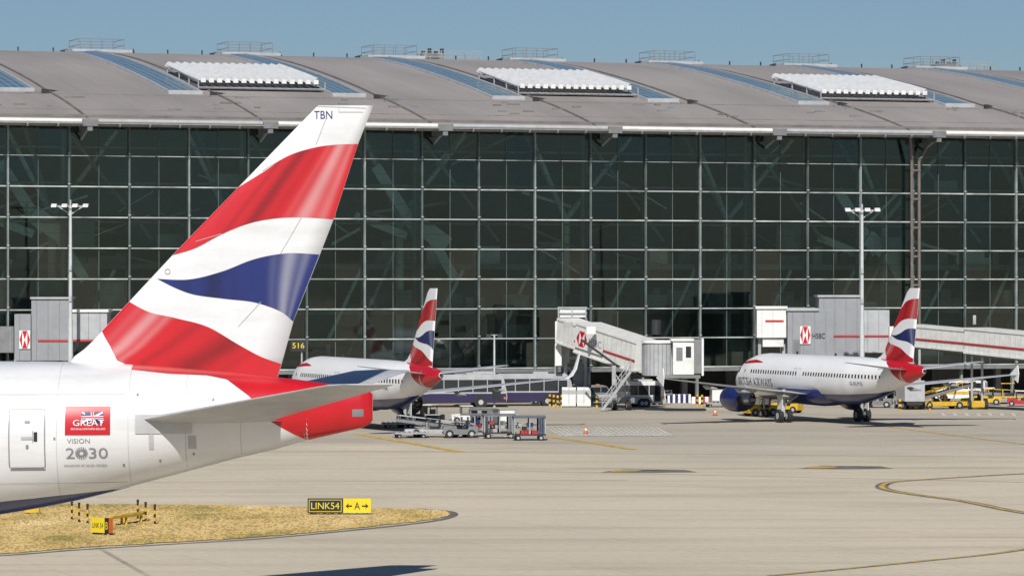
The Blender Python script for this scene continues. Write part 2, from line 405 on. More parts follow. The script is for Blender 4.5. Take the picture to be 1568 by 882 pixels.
redlow = [(st7(x), z7(y)) for x, y in ((205,565),(260,571),(320,574),(350,580),(385,605),(402,625),(420,645),(450,662),(475,675),(520,664),(572,650))]
for side in (-1, 1):
    F7.patch(mb, st7(205), st7(570.8), lambda s: 99, lambda s: lerp_tab(redlow, s)[0], red, side, .014, 90, 14)
    def ub(s):
        px = (s+X0)*S7+784; return z7(765-17*max(px, -150)/175)
    F7.patch(mb, 8, st7(200), ub, lambda s: -99, navy, side, .012, 90, 8)
mb.build('fuselage_colour', w7, recalc=False)
mb = MB()
def R7(x0, x1, y0, y1, mat, off=.012, nx=None): F7.patch(mb, st7(x0), st7(x1), z7(y0), z7(y1), mat, -1, off, nx or 3, 8)
for r in ((28,29.8,625,708),(81,82.8,625,708),(31,80,621.5,623),(31,80,710,711.8)): R7(*r, doorline)
for x, y in ((29.4,623.6),(81.2,623.6),(29.4,709.6),(81.2,709.6)): R7(x-1, x+1, y-1, y+1, doorline)
R7(66,71,657,671,wglass,.02); R7(64,65,655,673,doorline,.018); R7(47,66,664,668,lightgrey,.03); R7(30,82,712.6,715,doorline,.01)
R7(54,58,676,682,doorline,.02); R7(52,60,640,644,doorline,.02)
for k in range(0, 60):
    x = 3 - 22.5*k
    if 14 < k < 17: continue
    R7(x-4, x+4, 658, 672, wglass, .014, 2)
R7(-14, 5, 627, 643, navy, .02)
R7(112,179,619,662,red,.014)
R7(136,169,627,644,navy,.02)
def seg(x0,y0,x1,y1,w,mat,off):
    dx, dy = x1-x0, y1-y0; l = math.hypot(dx, dy); nx, ny = -dy/l*w/2, dx/l*w/2
    P = [F7.SZ(st7(a), z7(b), -1, off) for a, b in ((x0+nx,y0+ny),(x1+nx,y1+ny),(x1-nx,y1-ny),(x0-nx,y0-ny))]
    mb.add(P, [(0,1,2,3)], mat)
seg(137,628,168,643,2.6,txt_white,.024); seg(137,643,168,628,2.6,txt_white,.026)
seg(136,635.5,169,635.5,4.5,txt_white,.028); seg(152.5,627,152.5,644,4.5,txt_white,.030)
seg(136,635.5,169,635.5,2.2,red,.033); seg(152.5,627,152.5,644,2.2,red,.036)
def T7(body, x0, x1, y0, y1, mat, off=.02):
    text_on(mb, body, lambda u, v: F7.SZ(st7(x0+(x1-x0)*u), z7(y1+(y0-y1)*v), -1, off), mat)
T7('GREAT', 124, 170, 639, 648, txt_white, .04); T7('BRITAIN & NORTHERN IRELAND', 121, 172, 651, 654, txt_white)
T7('VISION', 115, 149, 667, 674, txt_grey); T7('2', 113, 126, 681, 697, txt_grey); T7('30', 147, 175, 681, 697, txt_grey)
T7('KINGDOM OF SAUDI ARABIA', 110, 173, 706, 709.5, txt_grey)
for k in range(16):
    a = 2*math.pi*k/16; seg(136+3*math.cos(a), 689+3*math.sin(a), 136+9.5*math.cos(a), 689+9.5*math.sin(a), 1.6, txt_grey, .02)
for x in (99, 205, 290, 372): F7.apatch(mb, st7(x), st7(x+.6), lambda s: .15, lambda s: 2.7, lineg, -1, .010, 1, 30)
for y in (601, 735): R7(-240, 200, y, y+.6, lineg, .010, 60)
for x, y in ((95,665),(217,600),(250,700),(300,690),(330,608),(196,706)): R7(x, x+3, y, y+4, txt_grey, .012)
R7(294, 306, 664, 684, lineg, .012); R7(295, 305, 665, 683, lightgrey, .016)
mb.build('fuselage_markings', w7, recalc=False)
mb = MB()
def FP7(px, py, off=.016):
    u, v = uv(px, py); return fin7.P(u, z7(py), -1, off)
text_on(mb, 'TBN', lambda u, v: FP7(481+28*u, 182.5-12*v, .02), navy)
def fl(x0, y0, x1, y1, w=.02, n=20, mat=lineg):
    a = [Vector(FP7(x0+(x1-x0)*i/n, y0+(y1-y0)*i/n, .022)) for i in range(n+1)]; d = (a[-1]-a[0]).normalized(); nn = Vector((0, d.z, -d.y))*w
    mb.grid([[p+nn, p-nn] for p in a], mat)
fl(519,163,519,172,.012); fl(519,172,556,172,.012)
fl(500,180,484,222,.010); fl(462,333,430,388,.010); fl(400,462,365,500,.010)
fl(480,163,560,166,.012)
fl(300,370,340,358,.009); fl(402,262,430,245,.008)
for i in range(12):
    a = 2*math.pi*i/12; fl(257+4*math.cos(a), 416+4*math.sin(a), 257+4*math.cos(a+.5), 416+4*math.sin(a+.5), .012, 1, txt_grey)
mb.build('fin_markings', w7, recalc=False)
mb = MB()
wing(mb, [(0.6, st7(212), 7.12, 5.5, .064), (2.1, st7(224), 7.25, 4.9, .064), (10.6, st7(228)+7.1, 8.72, 2.3, .05), (11.0, st7(228)+7.8, 8.77, 1.7, .03)], wing_grey)
wing(mb, [(2.6, 26, 5.0, 13, .06), (10, 33, 5.9, 8, .055), (30, 48, 8.4, 2.6, .05), (32.4, 51.5, 8.7, .6, .04)], wing_grey)
mb.build('wings_and_tailplane', w7)
mb = MB()
for side in (-1, 1):
    F7.patch(mb, st7(216), st7(300), z7(632), z7(660), wing_grey, side, .04, 10, 4)
    F7.patch(mb, st7(236), st7(243), z7(652), z7(684), lineg, side, .02, 2, 4)
    for k in range(3):
        for j in (-.7, .7): mb.wheel((side*5.5+j, -(36+k*1.45), .65), .65, .5)
    mb.cyl((side*5.5, -37.4, .7), (side*5.2, -37.4, 4.8), .22, .25, lightgrey)
for j in (-.4, .4): mb.wheel((j, -6, .55), .55, .4)
mb.cyl((0, -6, .6), (0, -6, 4), .15, .15, lightgrey)
F7.patch(mb, st7(540), st7(557), z7(626), z7(637), midgrey, -1, .03, 3, 3)
mb.build('landing_gear', w7)

# ---------------------------------------------------------------- narrowbody
TA = [(0,3.1,.03,.03),(.25,3.12,.48,.48),(.7,3.18,.85,.85),(1.4,3.28,1.2,1.22),(2.4,3.45,1.55,1.55),(3.5,3.63,1.84,1.8),(5,3.76,2.02,1.94),(6.5,3.8,2.07,1.975),(23.5,3.8,2.07,1.975),(26,3.88,1.98,1.9),(29,4.12,1.68,1.6),(32,4.42,1.28,1.2),(34.5,4.66,.9,.82),(36.3,4.8,.58,.5),(37.3,4.88,.34,.28),(37.57,4.9,.2,.17)]
def narrowbody(T, sharklet, reg):
    e = empty('narrowbody_airliner', T); F = Fus(TA)
    mb = MB(); F.mesh(mb, white_clean_lit, 40, .5)
    R = []
    for st, w, zb in ((10.5,.6,2.2),(12,1.9,1.75),(14,2.3,1.45),(18,2.35,1.4),(20,2.1,1.5),(22,.9,1.8)):
        R.append([(w*math.sin(a), -st, 2.7 + (2.7-zb)*-math.cos(a)) for a in [math.radians(-100+200*i/12) for i in range(13)]])
    mb.grid(R, navy)
    mb.build('fuselage', e)
    fin = Fin([(5.0,28.2),(5.75,28.4),(6.0,29.3),(6.5,30.1),(11.5,34.35),(11.8,34.9)], [(5.0,35.4),(5.75,35.5),(11.8,36.7)], .05)
    mb = MB(); fin.mesh(mb, white_clean_lit); mb.build('fin', e)
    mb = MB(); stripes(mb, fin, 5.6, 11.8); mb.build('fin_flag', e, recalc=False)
    mb = MB()
    rl = [(29.5,5.78),(31.5,5.6),(32.6,5.2),(33.5,4.6),(34.6,3.9),(35.2,3.6),(37.6,3.4)]
    bl = [(5,2.0),(8,2.1),(12,2.3),(16,2.45),(20,2.55),(26,2.65),(30,2.85),(32.5,3.2)]
    for side in (-1, 1):
        F.patch(mb, 29.5, 37.55, lambda s: 99, lambda s: lerp_tab(rl, s)[0], red, side, .015, 40, 10)
        F.patch(mb, 6, 32.5, lambda s: lerp_tab(bl, s)[0], lambda s: -99, navy, side, .012, 80, 8)
        s = 6.4
        while s < 31:
            if not 16.4 < s < 17.2: F.patch(mb, s, s+.24, 4.42, 4.10, wglass, side, .015, 1, 2)
            s += .533
        for d, w in ((4.6,.82),(31.2,.8)):
            for a, b, c, f in ((d,d+.05,4.95,3.1),(d+w,d+w+.05,4.95,3.1),(d,d+w,4.98,4.93),(d,d+w,3.12,3.07)): F.patch(mb, a, b, c, f, lineg, side, .014, 1, 4)
            F.patch(mb, d+.3, d+.5, 4.4, 4.15, wglass, side, .015, 1, 1)
        for d in (15.6, 16.5):
            for a, b, c, f in ((d,d+.04,4.7,3.7),(d+.5,d+.54,4.7,3.7),(d,d+.5,4.72,4.68)): F.patch(mb, a, b, c, f, lineg, side, .014, 1, 3)
        for a, b in ((1.55,2.05),(2.12,2.75),(2.82,3.3)):
            F.patch(mb, a, b, lambda s: 3.9+.42*(s-1.0) if s < 2.1 else 4.55, lambda s: 3.95+.12*(s-1.5), wglass, side, .015, 4, 3)
        rb = [(3.2,4.95,4.9),(4.5,5.15,4.9),(6.5,5.3,5.0),(8.2,5.12,5.05)]
        F.patch(mb, 2.9, 8.2, lambda s: lerp_tab(rb, s)[0], lambda s: lerp_tab(rb, s)[1], red, side, .015, 14, 3)
    text_on(mb, 'BRITISH AIRWAYS', lambda u, v: F.SZ(3.2+7.8*u, 2.95+.72*v, -1, .02), navy)
    text_on(mb, reg, lambda u, v: F.SZ(26.9+2.0*u, 3.5+.30*v, -1, .02), navy)
    mb.build('markings', e, recalc=False)
    mb = MB()
    wing(mb, [(.5,11.6,2.35,7.6,.06),(2.0,12.2,2.5,6.9,.06),(6.4,14.6,2.95,4.2,.055),(16.6,20.0,4.05,1.6,.05),(17.0,20.5,4.1,1.3,.04)], wing_grey)
    wing(mb, [(.3,31.6,4.9,4.0,.05),(.9,32.0,5.0,3.7,.05),(6.2,35.0,5.6,1.45,.045)], wing_grey)
    for side in (-1, 1):
        if sharklet:
            R = []
            for x, s0, z, c in ((17,20.5,4.1,1.3),(17.35,21.0,4.35,1.1),(17.55,21.5,4.9,.95),(17.75,22.3,6.3,.5)):
                R.append([Vector((side*x, -(s0+c*u), z)) + Vector((side*.05*math.sin(math.pi*u), 0, 0)) for u in (0,.2,.5,.8,1)] + [Vector((side*x, -(s0+c*u), z)) - Vector((side*.05*math.sin(math.pi*u), 0, 0)) for u in (.8,.5,.2)])
            mb.grid(R, white_clean_lit, True, True)
        else:
            mb.prism([(-20.4,4.1),(-21.9,4.95),(-22.1,4.2),(-21.9,3.4)], side*16.98, side*17.04, white_clean_lit)
        for x in (4.2, 8.3, 11.6):
            t = (x-6.4)/10.2; z = 2.95+1.1*t - .32
            mb.cyl((side*x, -(17.0+.15*x), z), (side*x, -(18.7+.2*x), z-.05), .2, .04, wing_grey, 8); mb.cyl((side*x, -(17.0+.15*x), z), (side*x, -(16.2+.15*x), z+.1), .2, .04, wing_grey, 8)
    mb.build('wings_and_tailplane', e)
    mb = MB()
    for side in (-1, 1):
        cx, cz = side*5.75, 1.95
        def rev(pr, mat):
            mb.grid([[(cx + r*math.cos(a), -s, cz + r*math.sin(a)) for a in [2*math.pi*i/28 for i in range(28)]] for s, r in pr], mat, True, True)
        rev([(10.35,.84),(10.25,.9),(10.3,.97),(10.5,1.04)], metal)
        rev([(10.5,1.04),(11.2,1.14),(12.3,1.17),(13.4,1.08),(14.0,.92)], navy)
        rev([(10.35,.84),(10.8,.83),(11.2,.86)], lightgrey)
        rev([(11.2,.86),(11.2,.25)], darkm); rev([(11.2,.28),(10.75,.02)], midgrey)
        rev([(14.0,.9),(13.9,.6)], darkm); rev([(13.2,.62),(14.6,.5),(15.3,.36)], metal); rev([(14.9,.34),(16.0,.04)], midgrey)
        mb.prism([(-11.2,3.05),(-13.6,3.2),(-16.2,2.75),(-14.4,2.35),(-13.0,2.5),(-11.6,3.0)], cx-.16, cx+.16, wing_grey)
        for j in (-.42, .42): mb.wheel((side*3.8+j, -17.71, .58), .58, .4)
        mb.cyl((side*3.8-.6, -17.71, .58), (side*3.8+.6, -17.71, .58), .09, .09, metal, 8)
        mb.cyl((side*3.8, -17.71, .5), (side*3.75, -17.6, 2.9), .13, .17, lightgrey, 12)
        mb.cyl((side*3.8, -17.71, 1.5), (side*2.2, -17.3, 2.4), .07, .07, lightgrey, 8)
        mb.box((side*4.15, -17.7, 1.75), (.06, 1.1, 1.5), white_paint)
    for j in (-.25, .25): mb.wheel((j, -5.07, .38), .38, .22)
    mb.cyl((0, -5.07, .38), (0, -4.9, 2.1), .08, .1, lightgrey, 10)
    mb.box((.45, -4.4, 1.45), (.04, 1.3, .6), white_paint); mb.box((-.45, -4.4, 1.45), (.04, 1.3, .6), white_paint)
    mb.cyl((0,-37.5,4.9),(0,-37.62,4.9),.16,.15,darkm,14)
    for z, st in ((6.1,12),(6.05,20)): mb.prism([(-st,z-.3),(-st-.2,z+.05),(-st-.4,z+.05),(-st-.5,z-.3)], -.03, .03, darkm)
    mb.build('engines_and_gear', e)
    return e
PHI = math.radians(20.5)
def place_nb(gx, gy):
    f = Vector((-math.sin(PHI), math.cos(PHI), 0))
    o = Vector((gx, gy, 0)) + f*17.71
    return Matrix.Translation(o) @ Matrix.Rotation(PHI, 4, 'Z')
narrowbody(place_nb(27.4, 345), False, 'G-EUYG')
narrowbody(place_nb(-12.6, 330.5), True, 'G-TTNA')

# ---------------------------------------------------------------- terminal
TH = math.atan(0.354)
TT = Matrix.Translation((0, 397, 0)) @ Matrix.Rotation(TH, 4, 'Z')
term = empty('terminal_building', TT)
L0, L1 = 2.4 - 6.03*19, 2.4 + 6.03*19
ZG0, ZG1 = 3.6, 27.6
mb = MB()
nL = 38*2; step = (L1-L0)/nL
for i in range(nL):
    for k in range(8):
        j = [random.uniform(-.02, .02) for _ in range(3)]
        a, b = L0+i*step, L0+(i+1)*step; z0 = ZG0+3*k; z1 = z0+3
        mb.add([(a, j[0], z0), (b, j[1], z0), (b, j[2], z1), (a, j[0]+j[2]-j[1], z1)], [(0,1,2,3)], glass_m)
mb.build('facade_glass', term, recalc=False)
rnd = random.Random(3)
mb = MB()
for k in range(9):
    z = ZG0+3*k; L = L0
    h = .06 if k not in (7,) else .03
    while L < L1:
        r = rnd.random(); mb.bb(L+.16, L+6.03-.16, -.30, -.06, z-h, z+h, trans_m if r < .8 else (lightgrey if r < .93 else mull_l)); L += 6.03
for k in range(8):
    z = ZG0+1.5+3*k; mb.bb(L0, L1, .04, .1, z-.02, z+.02, mull_m)
mb.build('transoms', term)
mb = MB()
for i in range(39):
    L = L0+6.03*i
    mb.bb(L-.07, L+.07, -.36, .05, ZG0-.4, 28.2, mull_l if i % 3 == 1 else mull_m)
    if i % 3 == 2: mb.bb(L+.2, L+.65, 1.6, 2.4, 0, 27.6, int_white)
    mb.bb(L-.12, L+.12, .5, .9, 0, 27.6, mull_l)
    if i < 38: mb.bb(L+3.015-.025, L+3.015+.025, -.10, .04, ZG0, 27.6, mull_m)
    for z in range(8):
        mb.bb(L-.12, L+.12, -.42, -.3, ZG0+3*z+.2, ZG0+3*z+.30, lightgrey)
mb.build('mullions', term)
mb = MB()
for L in (44.5, 44.5-54.3*2):
    for o in (-.4, .45): mb.cyl((L+o, -1.1, 0), (L+o, -1.0, 25.2), .17, .17, brown, 10)
    mb.cyl((L-.4, -1.0, 25), (L-.9, -1.6, 28.0), .22, .16, brown, 10); mb.cyl((L+.45, -1.0, 25), (L+2.0, -1.6, 28.0), .2, .14, brown, 10)
    for z in range(3, 26, 3): mb.bb(L-.5, L+.55, -1.2, -.9, z-.1, z+.1, brown)
mb.build('outer_legs', term)
mb = MB()
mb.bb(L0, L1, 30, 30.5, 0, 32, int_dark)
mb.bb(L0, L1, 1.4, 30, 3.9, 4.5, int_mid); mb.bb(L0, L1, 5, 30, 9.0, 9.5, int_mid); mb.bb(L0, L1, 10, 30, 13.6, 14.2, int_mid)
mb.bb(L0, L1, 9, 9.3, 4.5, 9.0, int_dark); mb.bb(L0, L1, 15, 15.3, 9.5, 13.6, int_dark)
L = 8.4-18.1*6
while L < L1:
    mb.cyl((L, 7, 4.5), (L, 7, 19), .42, .42, int_white, 12)
    mb.cyl((L, 7, 18.8), (L-5.5, 2.4, 27.2), .30, .22, int_white, 10); mb.cyl((L, 7, 18.8), (L+5.5, 2.4, 27.2), .30, .22, int_white, 10)
    mb.cyl((L, 7, 18.8), (L, 22, 30.2), .3, .22, int_white, 10)
    mb.cyl((L, 2.2, 4.5), (L, 2.0, 27.5), .25, .25, int_mid, 10)
    mb.cyl((L+.5, 2.4, 4.5), (L+5.2, 2.2, 13.5), .22, .22, int_white, 8)
    mb.cyl((L+9, 2.2, 16.5), (L+1, 2.4, 26.5), .2, .2, int_mid, 8)
    mb.cyl((L+9, 2.2, 6.5), (L+13, 2.4, 14.5), .22, .22, int_white, 8)
    mb.cyl((L-2, 2.4, 15.5), (L-7, 2.2, 5), .2, .2, int_mid, 8)
    L += 18.1
for z in (22, 25.5, 18.2): mb.cyl((L0, 2.0, z), (L1, 2.0, z), .13, .13, int_mid, 8)
def slab(L_a, z_a, L_b, z_b, d, w, mat):
    mb.beam((L_a, d, z_a), (L_b, d, z_b), .3, w, mat)
for L, z in ((-52, 0), (-13.5, 0), (37.5, -2), (-90, 0), (80, 0)):
    slab(L, 24+z, L+4.5, 17.3+z, 3.2, 1.1, int_white); slab(L+3.2, 19+z, L+7.5, 16+z, 2.8, 1.8, int_white); slab(L-2, 19+z, L+3.5, 17+z, 3.8, .8, int_white)
    slab(L+6, 16.5+z, L+8.5, 12.5+z, 3, 1.0, int_white)
for i in range(420):
    L = rnd.uniform(L0, L1); lv = rnd.choice((4.5, 9.5, 9.5, 14.2, 14.2)); d = {4.5: 2, 9.5: 5.2, 14.2: 10.2}[lv] + rnd.uniform(0, 4)
    w = rnd.uniform(.3, 3.5); h = rnd.uniform(.5, 2.6); mb.bb(L, L+w, d, d+.6, lv, lv+h, rnd.choice((int_white, int_mid, int_mid, int_dark, int_dark, redd if rnd.random() < .2 else int_mid)))
for i in range(80):
    L = rnd.uniform(L0, L1); z = rnd.uniform(15, 25); s = rnd.choice((-1, 1))
    slab(L, z, L+rnd.uniform(3, 8), z+s*rnd.uniform(1, 4), rnd.uniform(2.5, 7), rnd.uniform(.1, .35), rnd.choice((int_mid, int_white)))
for i in range(46):   # blinds and back-panels behind single panes
    c = rnd.randrange(0, 76); k = rnd.randrange(0, 7); a = L0+c*3.015; mb.bb(a+.1, a+2.9, 1.2, 1.25, ZG0+3*k+.15, ZG0+3*k+rnd.choice((1.4, 2.85)), int_mid)
mb.build('interior_structure', term)
mb = MB()
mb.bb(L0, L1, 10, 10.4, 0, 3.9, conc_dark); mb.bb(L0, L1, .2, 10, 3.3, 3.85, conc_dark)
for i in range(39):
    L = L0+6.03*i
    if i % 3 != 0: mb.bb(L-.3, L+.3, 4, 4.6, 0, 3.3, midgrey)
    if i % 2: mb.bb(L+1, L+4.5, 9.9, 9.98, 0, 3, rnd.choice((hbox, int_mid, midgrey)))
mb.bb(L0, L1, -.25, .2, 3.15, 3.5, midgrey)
mb.build('undercroft', term)
RP = [(-3.2,28.05),(0,28.75),(5,29.8),(10,30.75),(15,31.6),(22,32.9),(30,34.25),(38,35.5),(46,36.65),(54,37.6),(62,38.35),(70,38.9),(78,39.25),(86,39.4),(100,39.3),(125,38),(150,35)]
def rz_(d): return lerp_tab(RP, d)[0]
RL0, RL1 = L0-3, L1+3
mb = MB()
pr = smooth(RP, 70)
mb.grid([[(RL0+(RL1-RL0)*i/20, d, z) for i in range(21)] for d, z in pr], roof_m)
mb.grid([[(RL0, d, z-.7), (RL1, d, z-.7)] for d, z in pr], int_mid)
mb.build('roof_skin', term, recalc=False)
mb = MB()
mb.bb(RL0, RL1, -3.35, -3.2, 27.35, 28.1, roof_m)
mb.grid([[(RL0, -3.2, 27.35), (RL1, -3.2, 27.35)], [(RL0, 0, 28.0), (RL1, 0, 28.0)]], midgrey)
mb.bb(RL0, RL1, -.3, .4, 27.62, 28.3, darkm)
k = -6
while 9.7+18.1*k < RL1:
    L = 9.7+18.1*k
    if L > RL0:
        mb.cyl((L+.8, -3.75, 27.85), (min(L+17.3, RL1), -3.75, 27.85), .22, .22, lightgrey if k % 2 else bridge_white, 14)
        mb.bb(L-.75, L+.75, -4.0, -3.2, 27.35, 28.0, midgrey); mb.bb(L-.25, L+.25, -3.9, -.2, 26.9, 27.5, midgrey)
        mb.cyl((L, -3.2, 27.2), (L, -.2, 26.2), .12, .12, galv, 8)
        mb.cyl((L+.7, -4.05, 27.6), (L+17.4, -4.05, 27.6), .05, .05, galv, 6)
        for m_ in range(1, 6): mb.bb(L+3*m_-.06, L+3*m_+.06, -3.8, -3.3, 27.3, 27.7, galv)
    k += 1
mb.build('eaves_gutter', term)
mb = MB()
def strip(La, Lb, d0, d1, lift, mat, n=24):
    mb.grid([[(La, d, rz_(d)+lift), (Lb, d, rz_(d)+lift)] for d in [d0+(d1-d0)*i/n for i in range(n+1)]], mat)
def rib(L, d0, d1, w, h, mat, n=24, dL=0):
    for i in range(n):
        a = d0+(d1-d0)*i/n; b = d0+(d1-d0)*(i+1)/n
        mb.beam((L+dL*i/n, a, rz_(a)+h/2), (L+dL*(i+1)/n, b, rz_(b)+h/2), w, h, mat)
for k in range(-6, 7):
    B = 4.7+17.5*k
    if B < RL0+4 or B > RL1-4: continue
    strip(B-1.6, B+1.6, 15, 60, .22, rooflight_m)
    for o in (-1.7, 1.7): rib(B+o, 14.5, 61, .24, .32, lightgrey)
    mb.bb(B-1.8, B+1.8, 14.3, 14.7, rz_(14.5)-.1, rz_(14.5)+.35, lightgrey)
    rib(B+3.2, -3, 72, .16, .16, roof_dk)
    for q in range(5): mb.bb(B+2.2+q*.5, B+2.5+q*.5, 12.5+q*.7, 13+q*.7, rz_(13), rz_(13)+.45, darkm)
    for q in range(8): a = rnd.uniform(-5, 5); dd = rnd.uniform(2, 13); mb.bb(B+a, B+a+rnd.uniform(.3, 1.5), dd, dd+.2, rz_(dd)-.05, rz_(dd)+.2, rnd.choice((roof_dk, midgrey)))
for d in (2, 12.5): mb.bb(RL0, RL1, d-.05, d+.05, rz_(d)-.1, rz_(d)+.06, roof_dk)
mb.bb(RL0, RL1, -2.2, -2.05, rz_(-2.1), rz_(-2.1)+.25, roof_dk)
mb.build('rooflights', term, recalc=False)
mb = MB()
for k in (-6, -4, -2, 0, 2, 4):
    B = 4.7+17.5*k
    if B < RL0+2 or B+17 > RL1: continue
    a, b = B+2.4, B+15.4; n = 15
    strip(a-.2, b+.2, 17.5, 31.5, .15, roof_dk, 6)  # dark sheet that paints in the shade between the louvre blades
    for i in range(n):
        L = a+(b-a)*(i+.5)/n; w = .52
        R = []
        for q in range(7):
            d = 18+(q/6)*12.5; z = rz_(d)+.9
            R.append([(L-w/2+w*t-.05*(d-18), d, z+.5*t+.12*math.sin(math.pi*t)) for t in (0,.25,.5,.75,1)])
        mb.grid(R, louvre_m); mb.bb(L-w/2, L+w/2, 17.9, 18, rz_(18)+.75, rz_(18)+1.2, bridge_white)
        mb.beam((L, 18.0, rz_(18)), (L, 18.0, rz_(18)+.9), .1, .1, darkm)
    for d in (21, 25, 29.5): mb.beam((a, d, rz_(d)+.75), (b, d, rz_(d)+.75), .15, .2, midgrey)
    mb.beam((a-.3, 17.2, rz_(17)+.4), (b+.3, 17.2, rz_(17)+.4), .1, .1, galv)
    for x in (a-.3, b+.3):
        mb.beam((x, 17.2, rz_(17)+1.0), (x, 30, rz_(30)+1.0), .12, .12, galv)
        for d in (17.2, 21, 25, 30): mb.beam((x, d, rz_(d)), (x, d, rz_(d)+1.1), .12, .12, galv)
mb.build('roof_louvres', term, recalc=False)
mb = MB()
k = -7
while k < 8:
    L = 29.4+18.05*k; k += 1
    if L < RL0+4 or L > RL1-4: continue
    z = rz_(78)
    for d in (74, 79):
        for i in range(5): mb.beam((L-2.7+i*1.35, d, z-.3), (L-2.7+i*1.35, d, z+1.45), .06, .06, midgrey)
        for h in (.75, 1.45): mb.beam((L-2.7, d, z+h), (L+2.7, d, z+h), .07, .07, midgrey)
    for x in (-2.7, 2.7):
        for h in (.75, 1.45): mb.beam((L+x, 74, z+h), (L+x, 79, z+h), .06, .06, midgrey)
    mb.bb(L-3.6, L+3.6, 73.5, 79.5, z-.3, z+.22, lightgrey)
    for s_ in (-1, 1): mb.beam((L+s_*3.6, 76, z+.1), (L+s_*4.4, 76, z-.1), .3, .5, darkm)
    for o in (4.8, 9, 13.2): mb.beam((L+o, 78, z-.1), (L+o, 78, z+.6), .14, .14, darkm)
mb.build('roof_railings', term)
mb = MB()
for Lc in (16.5, 86):
    for i in range(26):
        L = Lc+rnd.uniform(-.5, 8); h = rnd.uniform(.5, 1.3); mb.beam((L, 80, 39), (L, 80, 39.3+h), .08, .08, galv)
    for h in (.5, .9, 1.2): mb.beam((Lc, 80, 39.3+h), (Lc+8, 80, 39.3+h), .06, .06, galv)
    for i in range(4): mb.cyl((Lc+1.0+i*.8, 82, 39), (Lc+1.0+i*.8, 82, 40.6+.3*(i % 2)), .25, .25, darkm, 10)
    mb.bb(Lc+.5, Lc+3.5, 81, 83, 39, 40.2, midgrey)
mb.build('roof_plant', term)

# ---------------------------------------------------------------- jet bridges
def block(mb, x0, x1, y0, y1, D, dep, mat, rib=None):
    a = A(x0, y1, D); b = A(x1, y0, D); mb.bb(a[0], b[0], D, D+dep, a[2], b[2], mat)
    if rib:
        x = a[0]+.5
        while x < b[0]-.3: mb.bb(x-.02, x+.02, D-.03, D, a[2], b[2], rib); x += 1.1
def logo_tris(k, h):
    return (((-k,h),(k,h),(0,0)),((-k,-h),(k,-h),(0,0)),((-k,h),(-k,-h),(-2*k,0)),((k,h),(k,-h),(2*k,0)))
def logo(mb, px, py, D, off=.05):
    x, _, z = A(px, py, D); y = D-off
    mb.add([(x+a, y, z+b) for a, b in ((-.52,-.88),(.52,-.88),(.52,.88),(-.52,.88))], [(0,1,2,3)], txt_white)
    for t in logo_tris(.25, .84): mb.add([(x+a, y-.01, z+b) for a, b in t], [(0,1,2)], red)
def tunnel(mb, p0, p1, w, h, mat, stripe=True):
    p0 = Vector(p0); p1 = Vector(p1); mb.beam(p0, p1, w, h, mat)
    a = (p1-p0); n = int(a.length/.8); sd = a.normalized().cross(Vector((0,0,1))).normalized(); u = sd.cross(a.normalized())
    for s_ in (-1, 1):
        for i in range(1, n):
            c = p0+a*i/n+sd*s_*(w/2+.02); mb.beam(c-u*(h/2-.25), c+u*(h/2-.25), .05, .05, lightgrey)
        for e_ in (-1, 1): mb.beam(p0+sd*s_*(w/2+.03)+u*e_*(h/2-.1), p1+sd*s_*(w/2+.03)+u*e_*(h/2-.1), .12, .2, mat)
        if stripe: mb.beam(p0+sd*s_*(w/2+.06)-u*h*.12, p1+sd*s_*(w/2+.06)-u*h*.12, .03, .2, redd)
    mb.beam(p0-u*(h/2+.12), p1-u*(h/2+.12), w*.5, .2, midgrey)
mb = MB(); 
p0 = A(868,506,388); p1 = A(930,527,381); p2 = A(992,547,375)
tunnel(mb, p0, p1, 2.3, 2.5, bridge_white, False); tunnel(mb, (Vector(p1)+Vector(p0))/2, p2, 2.8, 3.0, bridge_white, True)
block(mb, 853, 899, 488, 528, 389, 3.2, bridge_white, lightgrey); block(mb, 857, 897, 474, 486, 388.6, 3.6, bridge_white)
block(mb, 860, 872, 530, 556, 389.4, 1.2, lightgrey); block(mb, 878, 893, 560, 590, 389.4, 1.2, midgrey)
for x in (855, 876, 897): mb.beam(A(x, 489, 388.4), A(x, 470, 388.4), .12, .12, galv)
for y in (471, 479): mb.beam(A(855, y, 388.4), A(899, y, 388.4), .1, .1, galv)
block(mb, 850, 860, 492, 560, 388.2, .8, bridge_white)
for x in (852, 866, 884, 896): mb.beam(A(x, 528, 390), (A(x, 528, 390)[0], 390, 0), .35, .35, galv)
for y in (548, 575, 600): mb.beam(A(852, y, 390), A(896, y, 390), .25, .25, galv)
mb.beam(A(852, 548, 390), A(884, 575, 390), .15, .15, galv); mb.beam(A(896, 548, 390), A(866, 600, 390), .15, .15, galv)
c = A(1010, 549, 373); mb.cyl((c[0], c[1], c[2]-1.6), (c[0], c[1], c[2]+1.5), 1.65, 1.65, lightgrey, 24); mb.cyl((c[0], c[1], c[2]+1.5), (c[0], c[1], c[2]+1.75), 1.8, 1.7, bridge_white, 24)
for i in range(14):
    a = math.pi*(i/13)+math.pi; mb.beam((c[0]+1.68*math.cos(a), c[1]+1.68*math.sin(a), c[2]-1.5), (c[0]+1.68*math.cos(a), c[1]+1.68*math.sin(a), c[2]+1.4), .05, .05, midgrey)
a_, b_ = A(1030, 573, 371), A(1062, 522, 371); mb.bb(a_[0], b_[0], 370, 373.4, a_[2], b_[2], bridge_white)
mb.bb(b_[0], b_[0]+.7, 369.8, 373.6, a_[2]+.1, b_[2]+.15, midgrey); mb.bb(b_[0]+.7, b_[0]+.9, 369.6, 373.8, a_[2]-.1, b_[2]+.25, bridge_white)
mb.bb(a_[0]+.3, a_[0]+.9, 369.96, 370, a_[2]+1.3, b_[2]-.6, midgrey); mb.bb(a_[0]-.2, b_[0], 369.8, 373.5, b_[2], b_[2]+.2, bridge_white)
